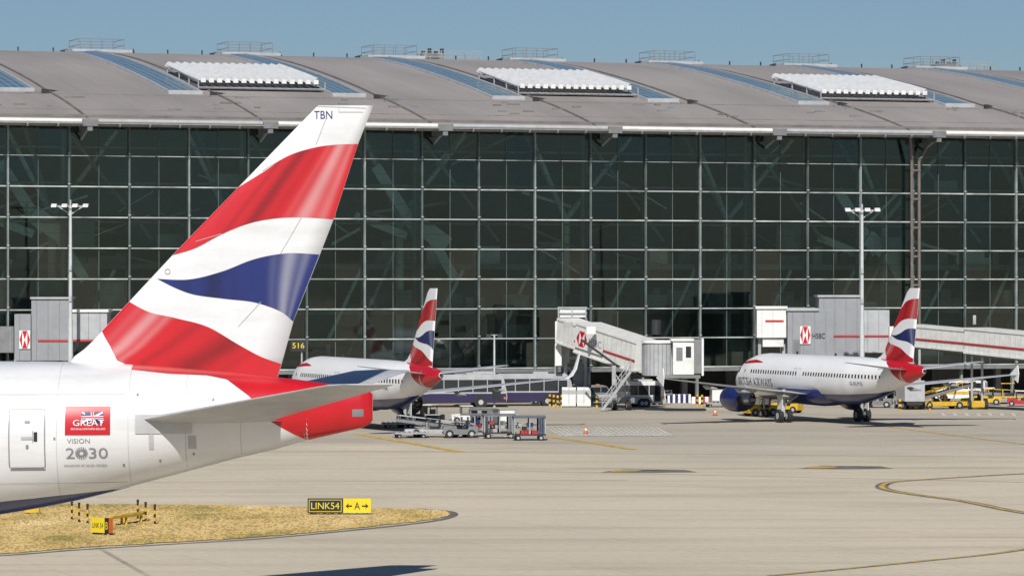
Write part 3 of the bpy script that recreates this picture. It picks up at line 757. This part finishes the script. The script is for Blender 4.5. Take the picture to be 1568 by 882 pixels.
mb.bb(a_[0]+1.2, a_[0]+1.7, 369.96, 370, a_[2]+1.6, b_[2]-.5, wglass)
mb.bb(a_[0]-1, b_[0]+.6, 369.9, 373.6, a_[2]-.35, a_[2]-.05, midgrey)
for i, x in enumerate((870, 905, 946, 975, 1003)): q = A(x, 497+i*9, 379); mb.box(q, (.9, .8, .5+.2*(i % 2)), bridge_white if i % 2 else galv)
q = A(1005, 512, 378); mb.cyl(q, (q[0], q[1], q[2]+1.4), .45, .45, darkm, 12)
for x in (940, 962):
    t = A(x, 560, 377); mb.beam(t, (t[0], 377, .9), .38, .38, galv); mb.wheel((t[0], 376.5, .5), .5, .35, (1, .2, 0)); mb.wheel((t[0], 377.5, .5), .5, .35, (1, .2, 0))
mb.box((A(951, 0, 377)[0], 377, .95), (2.6, 1.2, .5), midgrey); mb.box((A(951, 0, 377)[0], 377, 2.1), (1.8, .5, .6), darkm)
mb.beam(A(940, 570, 377), A(962, 600, 377), .12, .12, galv); mb.beam(A(962, 570, 377), A(940, 600, 377), .12, .12, galv)
mb.cyl(A(890, 520, 379), A(945, 560, 377), .12, .12, black, 8); mb.cyl(A(945, 560, 377), A(985, 575, 374), .12, .12, black, 8)
s0 = Vector((A(922, 0, 374)[0], 374, .1)); s1 = Vector(A(966, 568, 374))
for o in (-.45, .45):
    mb.beam(s0+Vector((0, o, 0)), s1+Vector((0, o, 0)), .08, .25, galv); mb.beam(s0+Vector((0, o, 1.0)), s1+Vector((0, o, 1.0)), .05, .05, galv)
    mb.beam(s0+Vector((0, o, .55)), s1+Vector((0, o, .55)), .04, .04, galv)
    for i in range(7): q = s0+(s1-s0)*i/6+Vector((0, o, 0)); mb.beam(q, q+Vector((0, 0, 1.0)), .05, .05, galv)
for i in range(16): q = s0+(s1-s0)*i/15; mb.box(q, (.3, .9, .05), galv)
q = s1; mb.box(q+Vector((.6, 0, 0)), (1.4, 1.1, .08), galv)
d_ = (Vector(p2)-(Vector(p0)+Vector(p1))/2).normalized(); n_ = d_.cross(Vector((0,0,1))).normalized(); u_ = n_.cross(d_)
if n_.y > 0: n_ = -n_
if u_.z < 0: u_ = -u_
ctr = (Vector(p0)+Vector(p1))/2
q = ctr+d_*1.6+u_*.1+n_*1.55
def P4(a, b, o): return q+d_*a+u_*b+n_*o
mb.add([P4(-1.2,-.95,.03),P4(4.0,-.95,.03),P4(4.0,.95,.03),P4(-1.2,.95,.03)], [(0,1,2,3)], txt_white)
for T_ in logo_tris(.5, .75): mb.add([P4(a,b,.045) for a,b in T_], [(0,1,2)], red)
text_plane(mb, 'HSBC', q+d_*1.35-u_*.32+n_*.05, d_*2.3, u_*.68, doorline)
mb.build('jet_bridge', None, bevel=.02)

mb = MB(); D = 390
block(mb, 1159, 1204, 472, 517, D, 3, bridge_white, lightgrey); block(mb, 1157, 1206, 469, 473, D-.2, 3.4, bridge_white); block(mb, 1172, 1200, 490, 493, D-.06, .05, redd)
block(mb, 1168, 1200, 518, 531, D+.3, 2, bridge_white)
for x in (1163, 1200): mb.beam(A(x, 517, D+1), (A(x, 517, D+1)[0], D+1, 0), .3, .3, galv)
block(mb, 1206, 1276, 475, 546, D-.5, 4, hbox, midgrey); block(mb, 1254, 1319, 454, 546, D, 5, hbox, midgrey); block(mb, 1321, 1362, 475, 540, D, 4, lightgrey, midgrey)
block(mb, 1276.5, 1362, 513, 516, D-.1, .06, redd); block(mb, 1252, 1321, 452, 455, D-.2, 5.3, lightgrey); block(mb, 1204, 1254, 472, 476, D-.7, 4.3, lightgrey)
block(mb, 1215, 1226, 520, 546, D-.56, .05, midgrey)
for x in (1210, 1240, 1272, 1310, 1355): mb.beam(A(x, 546, D+1.5), (A(x, 546, D+1.5)[0], D+1.5, 0), .4, .4, galv)
logo(mb, 1233, 513, D-.6); text_plane(mb, 'HSBC', A(1244, 518, D-.6), (1.25, 0, 0), (0, 0, .5), black)
t0, t1 = A(1396, 513, 388), A(1640, 535, 366)
tunnel(mb, t0, (Vector(t0)+Vector(t1))*.5, 2.5, 2.15, bridge_white); tunnel(mb, Vector(t0)+(Vector(t1)-Vector(t0))*.42+Vector((0,0,.05)), t1, 2.9, 2.5, bridge_white)
for x in (1400, 1496): 
    q = A(x, 540, 380); 
    for o in (-.5, .5): mb.beam((q[0]+o, q[1], q[2]+.3), (q[0]+o, q[1], 0), .22, .22, galv)
    mb.box((q[0], q[1], .5), (1.8, 1.6, .6), yellow); mb.wheel((q[0]-.8, q[1]-.8, .45), .45, .3); mb.wheel((q[0]+.8, q[1]-.8, .45), .45, .3)
q = A(1492, 497, 383); mb.beam(q, (q[0], q[1], q[2]+.9), .3, .3, galv)
block(mb, 1362, 1398, 500, 520, 389, 2.5, bridge_white)
mb.build('jet_bridge', None, bevel=.02)
mb = MB(); D = 376
block(mb, 22, 47, 481, 552, D-.4, 3, hbox, midgrey); block(mb, 48, 106, 457, 552, D, 4, hbox, midgrey); block(mb, 110, 164, 477, 520, D, 3.5, lightgrey, midgrey)
block(mb, 46, 108, 455, 458, D-.2, 4.4, lightgrey); block(mb, 108, 166, 474, 478, D-.2, 4, bridge_white); block(mb, 58, 164, 520, 523, D-.1, .08, redd)
block(mb, -80, 21, 500, 540, D, 3, midgrey, lightgrey)
for x in (25, 50, 100, 130, 160): mb.beam(A(x, 540, D+1), (A(x, 540, D+1)[0], D+1, 0), .4, .4, galv)
logo(mb, 38, 520, D-.5); 
mb.build('jet_bridge', None, bevel=.02)

# ---------------------------------------------------------------- lamp masts
def mast(px, D, ztop, arm, name='floodlight_mast'):
    x = A(px, 0, D)[0]; mb = MB()
    mb.cyl((x, D, 0), (x, D, ztop*.45), .27, .22, mastm, 14); mb.cyl((x, D, ztop*.45), (x, D, ztop), .18, .13, mastm, 14); mb.cyl((x, D, 0), (x, D, .5), .4, .4, mastm, 12)
    mb.beam((x-arm, D, ztop), (x+arm, D, ztop), .12, .12, mastm); mb.beam((x-arm, D-.5, ztop), (x+arm, D-.5, ztop), .08, .08, galv)
    n = 4
    for i in range(n):
        q = x-arm+2*arm*i/(n-1); mb.prism([(-.75,-.12),(.35,.05),(.35,.18),(-.3,.22),(-.75,0)], q-.25, q+.25, bridge_white, Matrix.Translation((0, D-.2, ztop)))
    mb.beam((x-arm*.8, D, ztop), (x, D, ztop-.8), .08, .08, mastm); mb.beam((x+arm*.8, D, ztop), (x, D, ztop-.8), .08, .08, mastm)
    mb.box((x, D, ztop+.3), (.15, .15, .6), galv)
    for z in (ztop*.55, ztop*.7): mb.box((x, D-.2, z), (.25, .2, .5), lightgrey)
    mb.build(name)
mast(108, 372, 19.5, 1.5); mast(1320, 372, 19.1, 1.4)
mb = MB(); x = A(757, 0, 386)[0]
mb.cyl((x, 386, 0), (x, 386, 7.1), .12, .08, mastm, 10); mb.beam((x-.6, 386, 7.1), (x+.6, 386, 7.1), .08, .08, galv)
for o in (-.55, .55): mb.box((x+o, 385.9, 7.0), (.5, .3, .35), darkm)
mb.build('lamp_post')
mb = MB(); c = A(457, 529, 366); mb.box(c, (1.5, .2, 1.1), black); mb.beam((c[0]+.3, c[1]+.2, c[2]), (c[0]+.3, c[1]+.2, 0), .15, .15, galv)
text_plane(mb, '516', (c[0]-.55, c[1]-.12, c[2]-.25), (1.1, 0, 0), (0, 0, .5), sign_yel); mb.build('stand_number_sign', bevel=.02)

# ---------------------------------------------------------------- vehicles
def TV(px, py, rot=0, sc=1.0):
    g = G(px, py); return Matrix.Translation(g) @ Matrix.Rotation(math.radians(rot), 4, 'Z') @ Matrix.Scale(sc, 4)
def cart(T, body=bluecurtain):
    mb = MB(); mb.bb(-1.5, 1.5, -.8, .8, .45, .6, darkm)
    for x in (-1.05, 1.05):
        for y in (-.65, .65): mb.wheel((x, y, .25), .25, .16, (0, 1, 0))
    for x in (-1.42, 0, 1.42):
        for y in (-.72, .72): mb.bb(x-.05, x+.05, y-.05, y+.05, .6, 2.05, galv)
    mb.bb(-1.48, 1.48, -.8, .8, 2.05, 2.15, body); mb.prism([(-.8,2.15),(.8,2.15),(0,2.3)], -1.5, 1.5, midgrey)
    mb.bb(-1.4, -1.34, -.7, .7, .6, 2.05, body); mb.bb(1.34, 1.4, -.7, .7, .6, 2.05, body); mb.bb(-.03, .03, -.7, .7, .6, 2.05, body)
    for s_ in (-1, 1):
        for i in range(3): mb.bb(-1.35+i*.2, -1.35+i*.2+.16, s_*.74-.02, s_*.74+.02, .62, 2.04, body)
    for i in range(10): xx = random.uniform(-.8, .9); mb.bb(xx, xx+random.uniform(.25,.5), -.55, .55, .6+(i%3)*.35, .9+(i%3)*.35, random.choice((black, redd, navy, midgrey, galv)))
    mb.beam((1.5, 0, .45), (2.3, 0, .35), .08, .08, galv); mb.build('baggage_cart', None, T)
def tractor(T, col=yellow):
    mb = MB(); mb.prism([(-1.5,.3),(1.5,.3),(1.6,.75),(1.5,1.0),(.4,1.05),(.3,.75),(-.6,.75),(-.7,1.0),(-1.5,1.0)], -.7, .7, col)
    for x in (-.62, .62):
        for y in (-.95, 1.0): mb.wheel((x, y, .36), .36, .25)
        mb.bb(x-.04, x+.04, -.7, -.62, 1, 1.85, darkm); mb.bb(x-.04, x+.04, .4, .48, 1, 1.85, darkm)
    mb.bb(-.7, .7, -.8, .55, 1.85, 1.95, bridge_white); mb.bb(-.6, .6, .42, .46, 1.05, 1.8, wglass); mb.bb(-.5, .5, -.5, -.1, .75, 1.05, black); mb.bb(-.5, .5, -.6, -.5, 1, 1.5, black)
    mb.bb(-.55, -.3, 1.58, 1.62, .55, .7, txt_white); mb.bb(.3, .55, 1.58, 1.62, .55, .7, txt_white)
    mb.build('baggage_tractor', None, T, bevel=.03)
def loader(T, col=yellow, up=1.95):
    mb = MB(); mb.prism([(-3,.35),(3,.35),(3,.8),(-3,.8)], -1.0, 1.0, col)
    for x in (-.9, .9):
        for y in (-1.8, 1.8): mb.wheel((x, y, .4), .4, .28)
    mb.beam((.2, -4, .75), (.2, 4, .75+up), .9, .3, midgrey); mb.beam((.2, -4, .95), (.2, 4, .95+up), .7, .05, black)
    for x in (-.3, .7):
        mb.beam((x, -3.8, 1.3), (x, 3.9, 1.25+up), .06, .06, col)
        for i in range(6): t = i/5; mb.beam((x, -3.8+7.6*t, .8+up*.95*t), (x, -3.8+7.6*t, 1.35+up*.95*t), .05, .05, col)
    mb.beam((.2, 1.4, .8), (.2, 1.8, .8+up*.7), .15, .15, galv); mb.beam((.2, 0, .8), (.2, -.6, .8+up*.4), .15, .15, galv)
    mb.bb(-1.0, -.45, -.4, .5, .8, 1.1, black); mb.bb(-1, -.45, -.5, -.4, 1.1, 1.6, black); mb.bb(-1, -.4, .7, .8, .8, 1.5, col)
    for y in (-.5, .85):
        for x in (-1, -.4): mb.bb(x-.03, x+.03, y-.03, y+.03, .8, 2.2, darkm)
    mb.bb(-1.08, -.32, -.6, .95, 2.2, 2.28, col)
    mb.build('belt_loader', None, T, bevel=.02)
def coach(T, lower=purple, upper=bridge_white, name='coach', L=12.0):
    mb = MB(); h = L/2
    mb.prism([(-h,.45),(h-.1,.45),(h,.9),(h-.05,1.6),(h-.35,2.9),(h-.8,3.2),(-h+.3,3.2),(-h,2.9)], -1.25, 1.25, upper, None, 'Y')
    for y in (-1, 1):
        mb.bb(-h+.05, h-.1, y*1.265-.01, y*1.265+.01, .45, 1.35, lower)
        x = -h+.5
        while x < h-1.6: mb.bb(x, x+1.35, y*1.27-.01, y*1.27+.01, 1.5, 2.7, wglass); x += 1.43
        mb.bb(h-1.5, h-.65, y*1.27-.01, y*1.27+.01, .7, 2.55, wglass)
        for x in (-h+2.4, h-2.6): mb.cyl((x, y*1.1, .5), (x, y*1.285, .5), .62, .62, black, 18); mb.wheel((x, y*1.18, .5), .5, .28, (0, 1, 0))
        for x in (-h+.1, h-.35): mb.bb(x, x+.2, y*1.27-.015, y*1.27+.015, .8, 1.0, orange)
    mb.prism([(h-.02,1.55),(h+.01,1.55),(h-.3,2.85),(h-.34,2.85)], -1.1, 1.1, wglass, None, 'Y')
    mb.bb(-h+2, -h+4, -.7, .7, 3.2, 3.42, lightgrey); mb.bb(h-4, h-2.5, -.6, .6, 3.2, 3.38, lightgrey)
    mb.build(name, None, T, bevel=.04)
def van(T, body=txt_white, stripe=yellow):
    mb = MB()
    mb.prism([(-2.4,.35),(2.4,.35),(2.5,.8),(2.3,1.15),(1.55,1.3),(.95,2.0),(.6,2.1),(-2.25,2.1),(-2.45,1.9)], -.95, .95, body, None, 'Y')
    for y in (-1, 1):
        mb.add([(.95, y*.965, 1.3), (1.45, y*.965, 1.3), (.9, y*.965, 1.9), (.35, y*.965, 1.9), (.35, y*.965, 1.3)], [(0,1,2,3,4)], wglass); mb.bb(-2.1, -.9, y*.965-.01, y*.965+.01, 1.3, 1.88, wglass); mb.bb(-.8, .25, y*.965-.01, y*.965+.01, 1.3, 1.88, wglass)
        mb.bb(-2.4, 2.4, y*.965-.012, y*.965+.012, .75, 1.05, stripe)
        for x in (-1.5, 1.6): mb.cyl((x, y*.8, .36), (x, y*.975, .36), .43, .43, black, 16); mb.wheel((x, y*.88, .34), .34, .22, (0, 1, 0))
    mb.prism([(1.56,1.32),(1.6,1.32),(1.0,2.0),(.96,2.0)], -.82, .82, wglass, None, 'Y'); mb.bb(-.2, .2, -.6, .6, 2.1, 2.2, orange)
    mb.bb(2.46, 2.52, -.85, -.55, .85, 1.0, txt_white); mb.bb(2.46, 2.52, .55, .85, .85, 1.0, txt_white)
    mb.build('van', None, T, bevel=.05)
def boxtruck(T, col=bridge_white, cab=txt_white):
    mb = MB(); mb.bb(-3.2, 1.4, -1.15, 1.15, .95, 3.3, col); mb.bb(-3.2, 3.3, -.9, .9, .55, .9, darkm)
    mb.prism([(1.55,.5),(3.4,.5),(3.45,1.2),(3.2,1.5),(2.9,2.35),(1.55,2.4)], -1.1, 1.1, cab, None, 'Y')
    for y in (-1, 1):
        mb.bb(1.9, 2.75, y*1.115-.01, y*1.115+.01, 1.45, 2.15, wglass)
        for x in (-2, 2.5): mb.wheel((x, y*.98, .45), .45, .28, (0, 1, 0))
        for i in range(8): mb.bb(-3.1+i*.6, -3.04+i*.6, y*1.16-.01, y*1.16+.01, 1, 3.2, lightgrey)
    mb.prism([(3.22,1.5),(3.26,1.5),(2.96,2.3),(2.92,2.3)], -.95, .95, wglass, None, 'Y')
    mb.build('box_truck', None, T, bevel=.04)
def dolly(T, load):
    mb = MB(); mb.bb(-1.7, 1.7, -1.2, 1.2, .4, .55, galv)
    for x in (-1.2, 1.2):
        for y in (-.9, .9): mb.wheel((x, y, .22), .22, .15, (0, 1, 0))
    for i in range(7): mb.cyl((-1.5+i*.5, -1.1, .58), (-1.5+i*.5, 1.1, .58), .05, .05, lightgrey, 8)
    if load: mb.prism([(-.95,.65),(.95,.65),(1.4,1.1),(1.4,2.2),(-.95,2.2)], -.7, .7, metal, None, 'Y'); mb.bb(-.9, .9, -.72, -.7, .8, 2.1, bridge_white)
    mb.beam((1.7, 0, .4), (2.5, 0, .3), .08, .08, galv); mb.build('container_dolly', None, T)

coach(TV(785, 621, 4), upper=lightgrey); coach(TV(690, 623, 5), upper=lightgrey, L=11); coach(TV(982, 623, 18, .8), lower=lightgrey, L=5.5, name='minibus')
cart(TV(810, 674, 185, .85)); cart(TV(764, 671, 186, .85), midgrey); cart(TV(728, 668, 176, .8), bluecurtain); cart(TV(742, 656, 150, .75), midgrey)
loader(TV(668, 669, 80, .8), lightgrey, .9); tractor(TV(705, 670, 95, .9), midgrey); dolly(TV(628, 670, 10, .8), False); dolly(TV(690, 652, 6, .8), False); tractor(TV(655, 650, 60, .9), midgrey)
dolly(TV(610, 655, 8, .8), False); tractor(TV(712, 648, 100, .8), bridge_white); dolly(TV(775, 655, 12, .7), True)
tractor(TV(1164, 637, 120)); tractor(TV(1206, 632, 60, .9)); loader(TV(1175, 630, 70, .8), yellow, .9)
loader(TV(1440, 626, -70, .9)); boxtruck(TV(1392, 626, 96, .85), lightgrey); van(TV(1472, 615, 165, 1.05)); tractor(TV(1512, 620, 85, .9)); dolly(TV(1545, 618, 4), False)
loader(TV(1545, 617, 86, .9), yellow, .4); tractor(TV(1562, 622, 80, .8), redd); tractor(TV(835, 618, 85, .9), midgrey); van(TV(915, 618, 3, .9), midgrey, lightgrey)
loader(TV(990, 620, -60, .7), midgrey, .8); tractor(TV(1492, 622, 100, .8), yellow); dolly(TV(1100, 623, 8, .8), True); tractor(TV(1345, 624, 80, .9), midgrey); cart(TV(1318, 623, 5, .8), midgrey)
mb = MB()
for x in (871, 894):
    g = G(x, 623); mb.bb(g[0]-.68, g[0]+.68, g[1]-.6, g[1]+.6, .1, 1.95, bridge_white); mb.bb(g[0]-.66, g[0]+.66, g[1]-.63, g[1]-.6, 1.3, 1.7, lightgrey)
    mb.bb(g[0]-.02, g[0]+.02, g[1]-.63, g[1]-.6, .2, 1.9, midgrey)
mb.build('equipment_cabinet', bevel=.03)
def bollards(lst):
    for px, py in lst:
        g = G(px, py); mb = MB()
        for i in range(5): mb.cyl((g[0], g[1], i*.24), (g[0], g[1], i*.24+.24), .12, .12, yellow if i % 2 == 0 else black, 10)
        mb.build('bollard')
bollards([(842,622),(848,623),(854,624),(860,623),(914,624),(1068,622),(1075,623),(1378,630),(1424,629),(1500,621)])
mb = MB()
for i, x in enumerate(range(1024, 1058, 4)):
    g = G(x, 617); mb.bb(g[0]-.12, g[0]+.12, g[1]-.1, g[1]+.1, 0, .9, navy if i % 2 else txt_white)
mb.build('barrier', bevel=.03)
mb = MB()
for i, x in enumerate(range(1062, 1090, 5)):
    g = G(x, 618); mb.bb(g[0]-.2, g[0]+.2, g[1]-.2, g[1]+.2, 0, .7, redd if i % 2 else txt_white)
mb.build('barrier', bevel=.04)
def cone(px, py):
    g = G(px, py); mb = MB(); mb.bb(g[0]-.22, g[0]+.22, g[1]-.22, g[1]+.22, 0, .05, black); mb.cyl((g[0], g[1], .05), (g[0], g[1], .30), .17, .11, orange, 12); mb.cyl((g[0], g[1], .30), (g[0], g[1], .45), .11, .07, txt_white, 12); mb.cyl((g[0], g[1], .45), (g[0], g[1], .65), .07, .03, orange, 12); mb.build('traffic_cone')
for p in ((897,664),(1095,636)): cone(*p)

# ---------------------------------------------------------------- airfield signs
mb = MB(); g0 = G(471, 789); s_ = FP/g0[1]; w1 = 54/s_; w2 = 43/s_; h = 22/s_; x0 = g0[0]; y = g0[1]
mb.bb(x0, x0+w1, y, y+.25, .14, .14+h, black); mb.bb(x0+w1+.03, x0+w1+w2, y, y+.25, .14, .14+h, sign_yel)
for a, b, c, d in ((.07,w1-.07,.06,.09),(.07,w1-.07,h-.09,h-.06)): mb.bb(x0+a, x0+b, y-.012, y, .14+c, .14+d, sign_yel)
for a in (.07, w1-.10): mb.bb(x0+a, x0+a+.03, y-.012, y, .235, .14+h-.095, sign_yel)
text_plane(mb, 'LINK54', (x0+.19, y-.02, .14+h*.27), (w1-.38, 0, 0), (0, 0, h*.46), sign_yel)
text_plane(mb, 'A', (x0+w1+w2*.41, y-.02, .14+h*.25), (w2*.2, 0, 0), (0, 0, h*.5), black)
def arrow(cx, dr):
    mb.add([(cx, y-.02, .14+h*.53), (cx+dr*.25, y-.02, .14+h*.53), (cx+dr*.25, y-.02, .14+h*.44), (cx, y-.02, .14+h*.44)], [(0,1,2,3)], black)
    t = cx+dr*.34; mb.add([(t, y-.021, .14+h*.485), (t-dr*.17, y-.021, .14+h*.68), (t-dr*.11, y-.021, .14+h*.485), (t-dr*.17, y-.021, .14+h*.29)], [(0,1,2,3)], black)
arrow(x0+w1+w2*.33, -1); arrow(x0+w1+w2*.68, 1)
for a in (.2, w1-.2, w1+.25, w1+w2-.2): mb.bb(x0+a-.05, x0+a+.05, y+.05, y+.2, 0, .14, darkm)
mb.bb(x0-.1, x0+w1+w2+.1, y-.3, y+.5, .02, .06, lightgrey)
mb.build('taxiway_sign', bevel=.008)
mb = MB(); g0 = G(153, 819); T = Matrix.Translation(g0) @ Matrix.Rotation(math.radians(-38), 4, 'Z')
mb.bb(-.62, .3, 0, .2, .12, .85, sign_yel, T); mb.bb(.32, .62, 0, .2, .12, .85, black, T); mb.bb(.62,.66,-.02,.22,.12,.86,orange,T)
def tp(body, u0, u1, v0, v1, mat):
    text_on(mb, body, lambda u, v: T @ Vector((u0+(u1-u0)*u, -.015, v0+(v1-v0)*v)), mat)
tp('LINK 54', -.5, .22, .35, .6, black); tp('B', .39, .55, .3, .66, sign_yel)
for a in (-.5, .5): mb.bb(a-.04, a+.04, .06, .14, 0, .12, darkm, T)
mb.build('taxiway_sign', bevel=.008)
mb = MB()
a = Vector(G(170, 806)); b = Vector(G(216, 800)); z = Vector((0, 0, .45)); 
mb.beam(a+z, b+z, .2, .14, yellow); mb.beam(a+Vector((.4, 1.4, .45)), b+Vector((0, 1.4, .45)), .2, .14, yellow)
for q in (a, b, a+Vector((.4, 1.4, 0)), (a+b)/2): mb.beam(q, q+z, .12, .12, yellow)
mb.beam(a+z, a+Vector((.4, 1.4, .45)), .15, .12, yellow); mb.beam(b+z, b+Vector((0, 1.4, .45)), .15, .12, yellow)
mb.build('sign_frame', bevel=.01)
mb = MB(); g = G(40, 787); mb.bb(g[0]-.1, g[0]+.7, g[1], g[1]+.3, .08, .32, yellow); mb.bb(g[0], g[0]+.1, g[1]+.1, g[1]+.2, 0, .08, darkm); mb.build('guard_light', bevel=.01)
for px, py in ((110,796),(121,800),(134,802),(211,795),(223,799),(237,803)):
    g = G(px, py); mb = MB(); hh = .92
    for i in range(5): mb.cyl((g[0], g[1], i*hh/5), (g[0], g[1], (i+1)*hh/5), .055, .055, yellow if i % 2 else black, 10)
    mb.cyl((g[0], g[1], hh), (g[0], g[1], hh+.12), .075, .06, black, 10); mb.build('marker_post')

# ---------------------------------------------------------------- ground
mb = MB(); mb.add([(-5000,-1500,0),(5000,-1500,0),(5000,8000,0),(-5000,8000,0)], [(0,1,2,3)], ground_m); mb.build('ground')
outl = smooth([(-420,868),(-200,858),(0,848),(120,839),(250,831),(400,822),(550,808),(650,797),(684,790),(684,784),(640,780),(500,777),(350,774),(200,772),(0,770),(-200,768),(-420,766)], 220)
gp = [G(x+random.uniform(-2,2), y+random.uniform(-.5,.5)) for x, y in outl]
mb = MB(); mb.add([(x, y, .03) for x, y, z in gp], [tuple(range(len(gp)))], grass_m)
rg = random.Random(5)
def inside(x, y):
    c = False; j = len(gp)-1
    for i in range(len(gp)):
        xi, yi = gp[i][:2]; xj, yj = gp[j][:2]
        if (yi > y) != (yj > y) and x < (xj-xi)*(y-yi)/(yj-yi)+xi: c = not c
        j = i
    return c
cnt = 0; vs = []; fs = []
while cnt < 12000:
    x = rg.uniform(-30, -2); y = rg.uniform(170, 222)
    if not inside(x, y): continue
    h = rg.uniform(.02, .07)*(1.8 if rg.random() < .06 else 1); a = rg.uniform(-.5, .5); w = rg.uniform(.04, .12); o = len(vs)
    dx, dy = math.cos(a)*w, math.sin(a)*w
    vs += [(x-dx, y-dy, .03), (x+dx, y+dy, .03), (x+rg.uniform(-.08,.08), y+rg.uniform(.02,.10), .03+h)]; fs.append((o, o+1, o+2)); cnt += 1
mb.add(vs, fs, grass_m)
mb.build('grass')
def ribbon(mb, pts, w, z, mat, n=40, raw=False):
    P = [Vector(G(x, y)) for x, y in (pts if raw else smooth(pts, n))]; R = []
    for i, p in enumerate(P):
        d = P[min(i+1, len(P)-1)]-P[max(i-1, 0)]; d.normalize(); nn = Vector((-d.y, d.x, 0))*w/2
        R.append([(p.x+nn.x, p.y+nn.y, z), (p.x-nn.x, p.y-nn.y, z)])
    mb.grid(R, mat)
mb = MB()
ribbon(mb, [(-420,870),(-200,861),(0,850.5),(120,841.5),(250,833.5),(400,824.5),(550,810.5),(650,799.5),(690,791),(688,783),(640,778.5)], .5, .008, line_black, 80)
L_ = [ ([(1760,812),(1568,785),(1480,768),(1400,757),(1360,750),(1350,744.5),(1362,738.5),(1400,735),(1480,730),(1568,725),(1760,716)], .32, .8),
       ([(1180,881),(1300,870),(1420,858),(1500,850),(1568,841),(1700,820)], .22, .5),
       ([(835,668),(900,677),(968,688)], .8, 0), ([(545,664),(620,677),(705,692)], .8, 0), ([(1350,652),(1440,664),(1568,680)], .35, 0) ]
for pts, w, bw in L_:
    if bw: ribbon(mb, pts, bw, .010, line_black, 90)
    ribbon(mb, pts, w, .018, line_yel, 90)
for a, b in (((700,662),(1140,640)),((520,690),(1568,700)),((760,720),(1568,738)),((200,738),(960,735)),((870,717),(1568,716)),((150,838),(260,900))): ribbon(mb, [a, b], .25, .007, stain, 4)
for x0_, x1_, yy in ((920,1068,721),(1222,1368,715.5)):
    mb.add([G(x0_,yy+1.5,.012),G(x0_+35,yy-3,.012),G(x1_-20,yy-2.0,.012),G(x1_,yy+1.5,.012),G((x0_+x1_)/2,yy+2.4,.012)], [(0,1,2,3,4)], line_black)
    mb.add([G(x0_+14,yy+1.0,.02),G(x0_+54,yy-.2,.02),G(x0_+64,yy-1.6,.02),G(x0_+22,yy-2.4,.02)], [(0,1,2,3)], line_yel)
for i in range(22):
    x = 835+i*8; mb.add([G(x,654,.012),G(x+3,654,.012),G(x+3+26,667,.012),G(x+22,667,.012)], [(0,1,2,3)], line_white)
ribbon(mb, [(820,653),(985,655)], .3, .016, line_white, 3); ribbon(mb, [(860,668),(1035,668)], .3, .016, line_white, 3)
for i in range(8):
    x = 1440+i*18; mb.add([G(x,632,.012),G(x+5,632,.012),G(x+9,637,.012),G(x+3,637,.012)], [(0,1,2,3)], line_white)
ribbon(mb, [(1010,630),(1568,640)], .25, .016, line_white, 3)
mb.build('apron_markings', recalc=False)

# ---------------------------------------------------------------- light, sky, camera
EL = math.radians(38)
w = bpy.data.worlds.new('World'); scene.world = w; w.use_nodes = True
nt = w.node_tree; bg = nt.nodes['Background']; sk = nt.nodes.new('ShaderNodeTexSky'); sk.sky_type = 'NISHITA'; sk.sun_disc = False
sk.sun_elevation = EL; sk.sun_rotation = math.radians(180); sk.air_density = 1.0; sk.dust_density = 0.5; sk.ozone_density = 2.5; sk.altitude = 400
mx = nt.nodes.new('ShaderNodeMix'); mx.data_type = 'RGBA'; mx.blend_type = 'MULTIPLY'; mx.inputs[0].default_value = 1; mx.inputs[7].default_value = (0.52, 0.62, 0.78, 1)
nt.links.new(sk.outputs[0], mx.inputs[6]); nt.links.new(mx.outputs[2], bg.inputs[0]); bg.inputs[1].default_value = 0.075
sl = bpy.data.lights.new('sun', 'SUN'); sl.energy = 4.9; sl.angle = math.radians(.53); sl.color = (1, .965, .91)
so = bpy.data.objects.new('sun', sl); scene.collection.objects.link(so)
so.rotation_euler = Vector((.08, 1, -math.tan(EL))).to_track_quat('-Z', 'Y').to_euler()
cam = bpy.data.cameras.new('camera'); co = bpy.data.objects.new('camera', cam); scene.collection.objects.link(co)
co.location = (0, 0, CH); co.rotation_euler = (math.radians(90), 0, 0)
cam.sensor_width = 36; cam.lens = FP/1568*36; cam.shift_y = -9/1568; cam.clip_start = 1; cam.clip_end = 20000
scene.camera = co
scene.view_settings.view_transform = 'Standard'; scene.view_settings.look = 'None'; scene.view_settings.exposure = 0
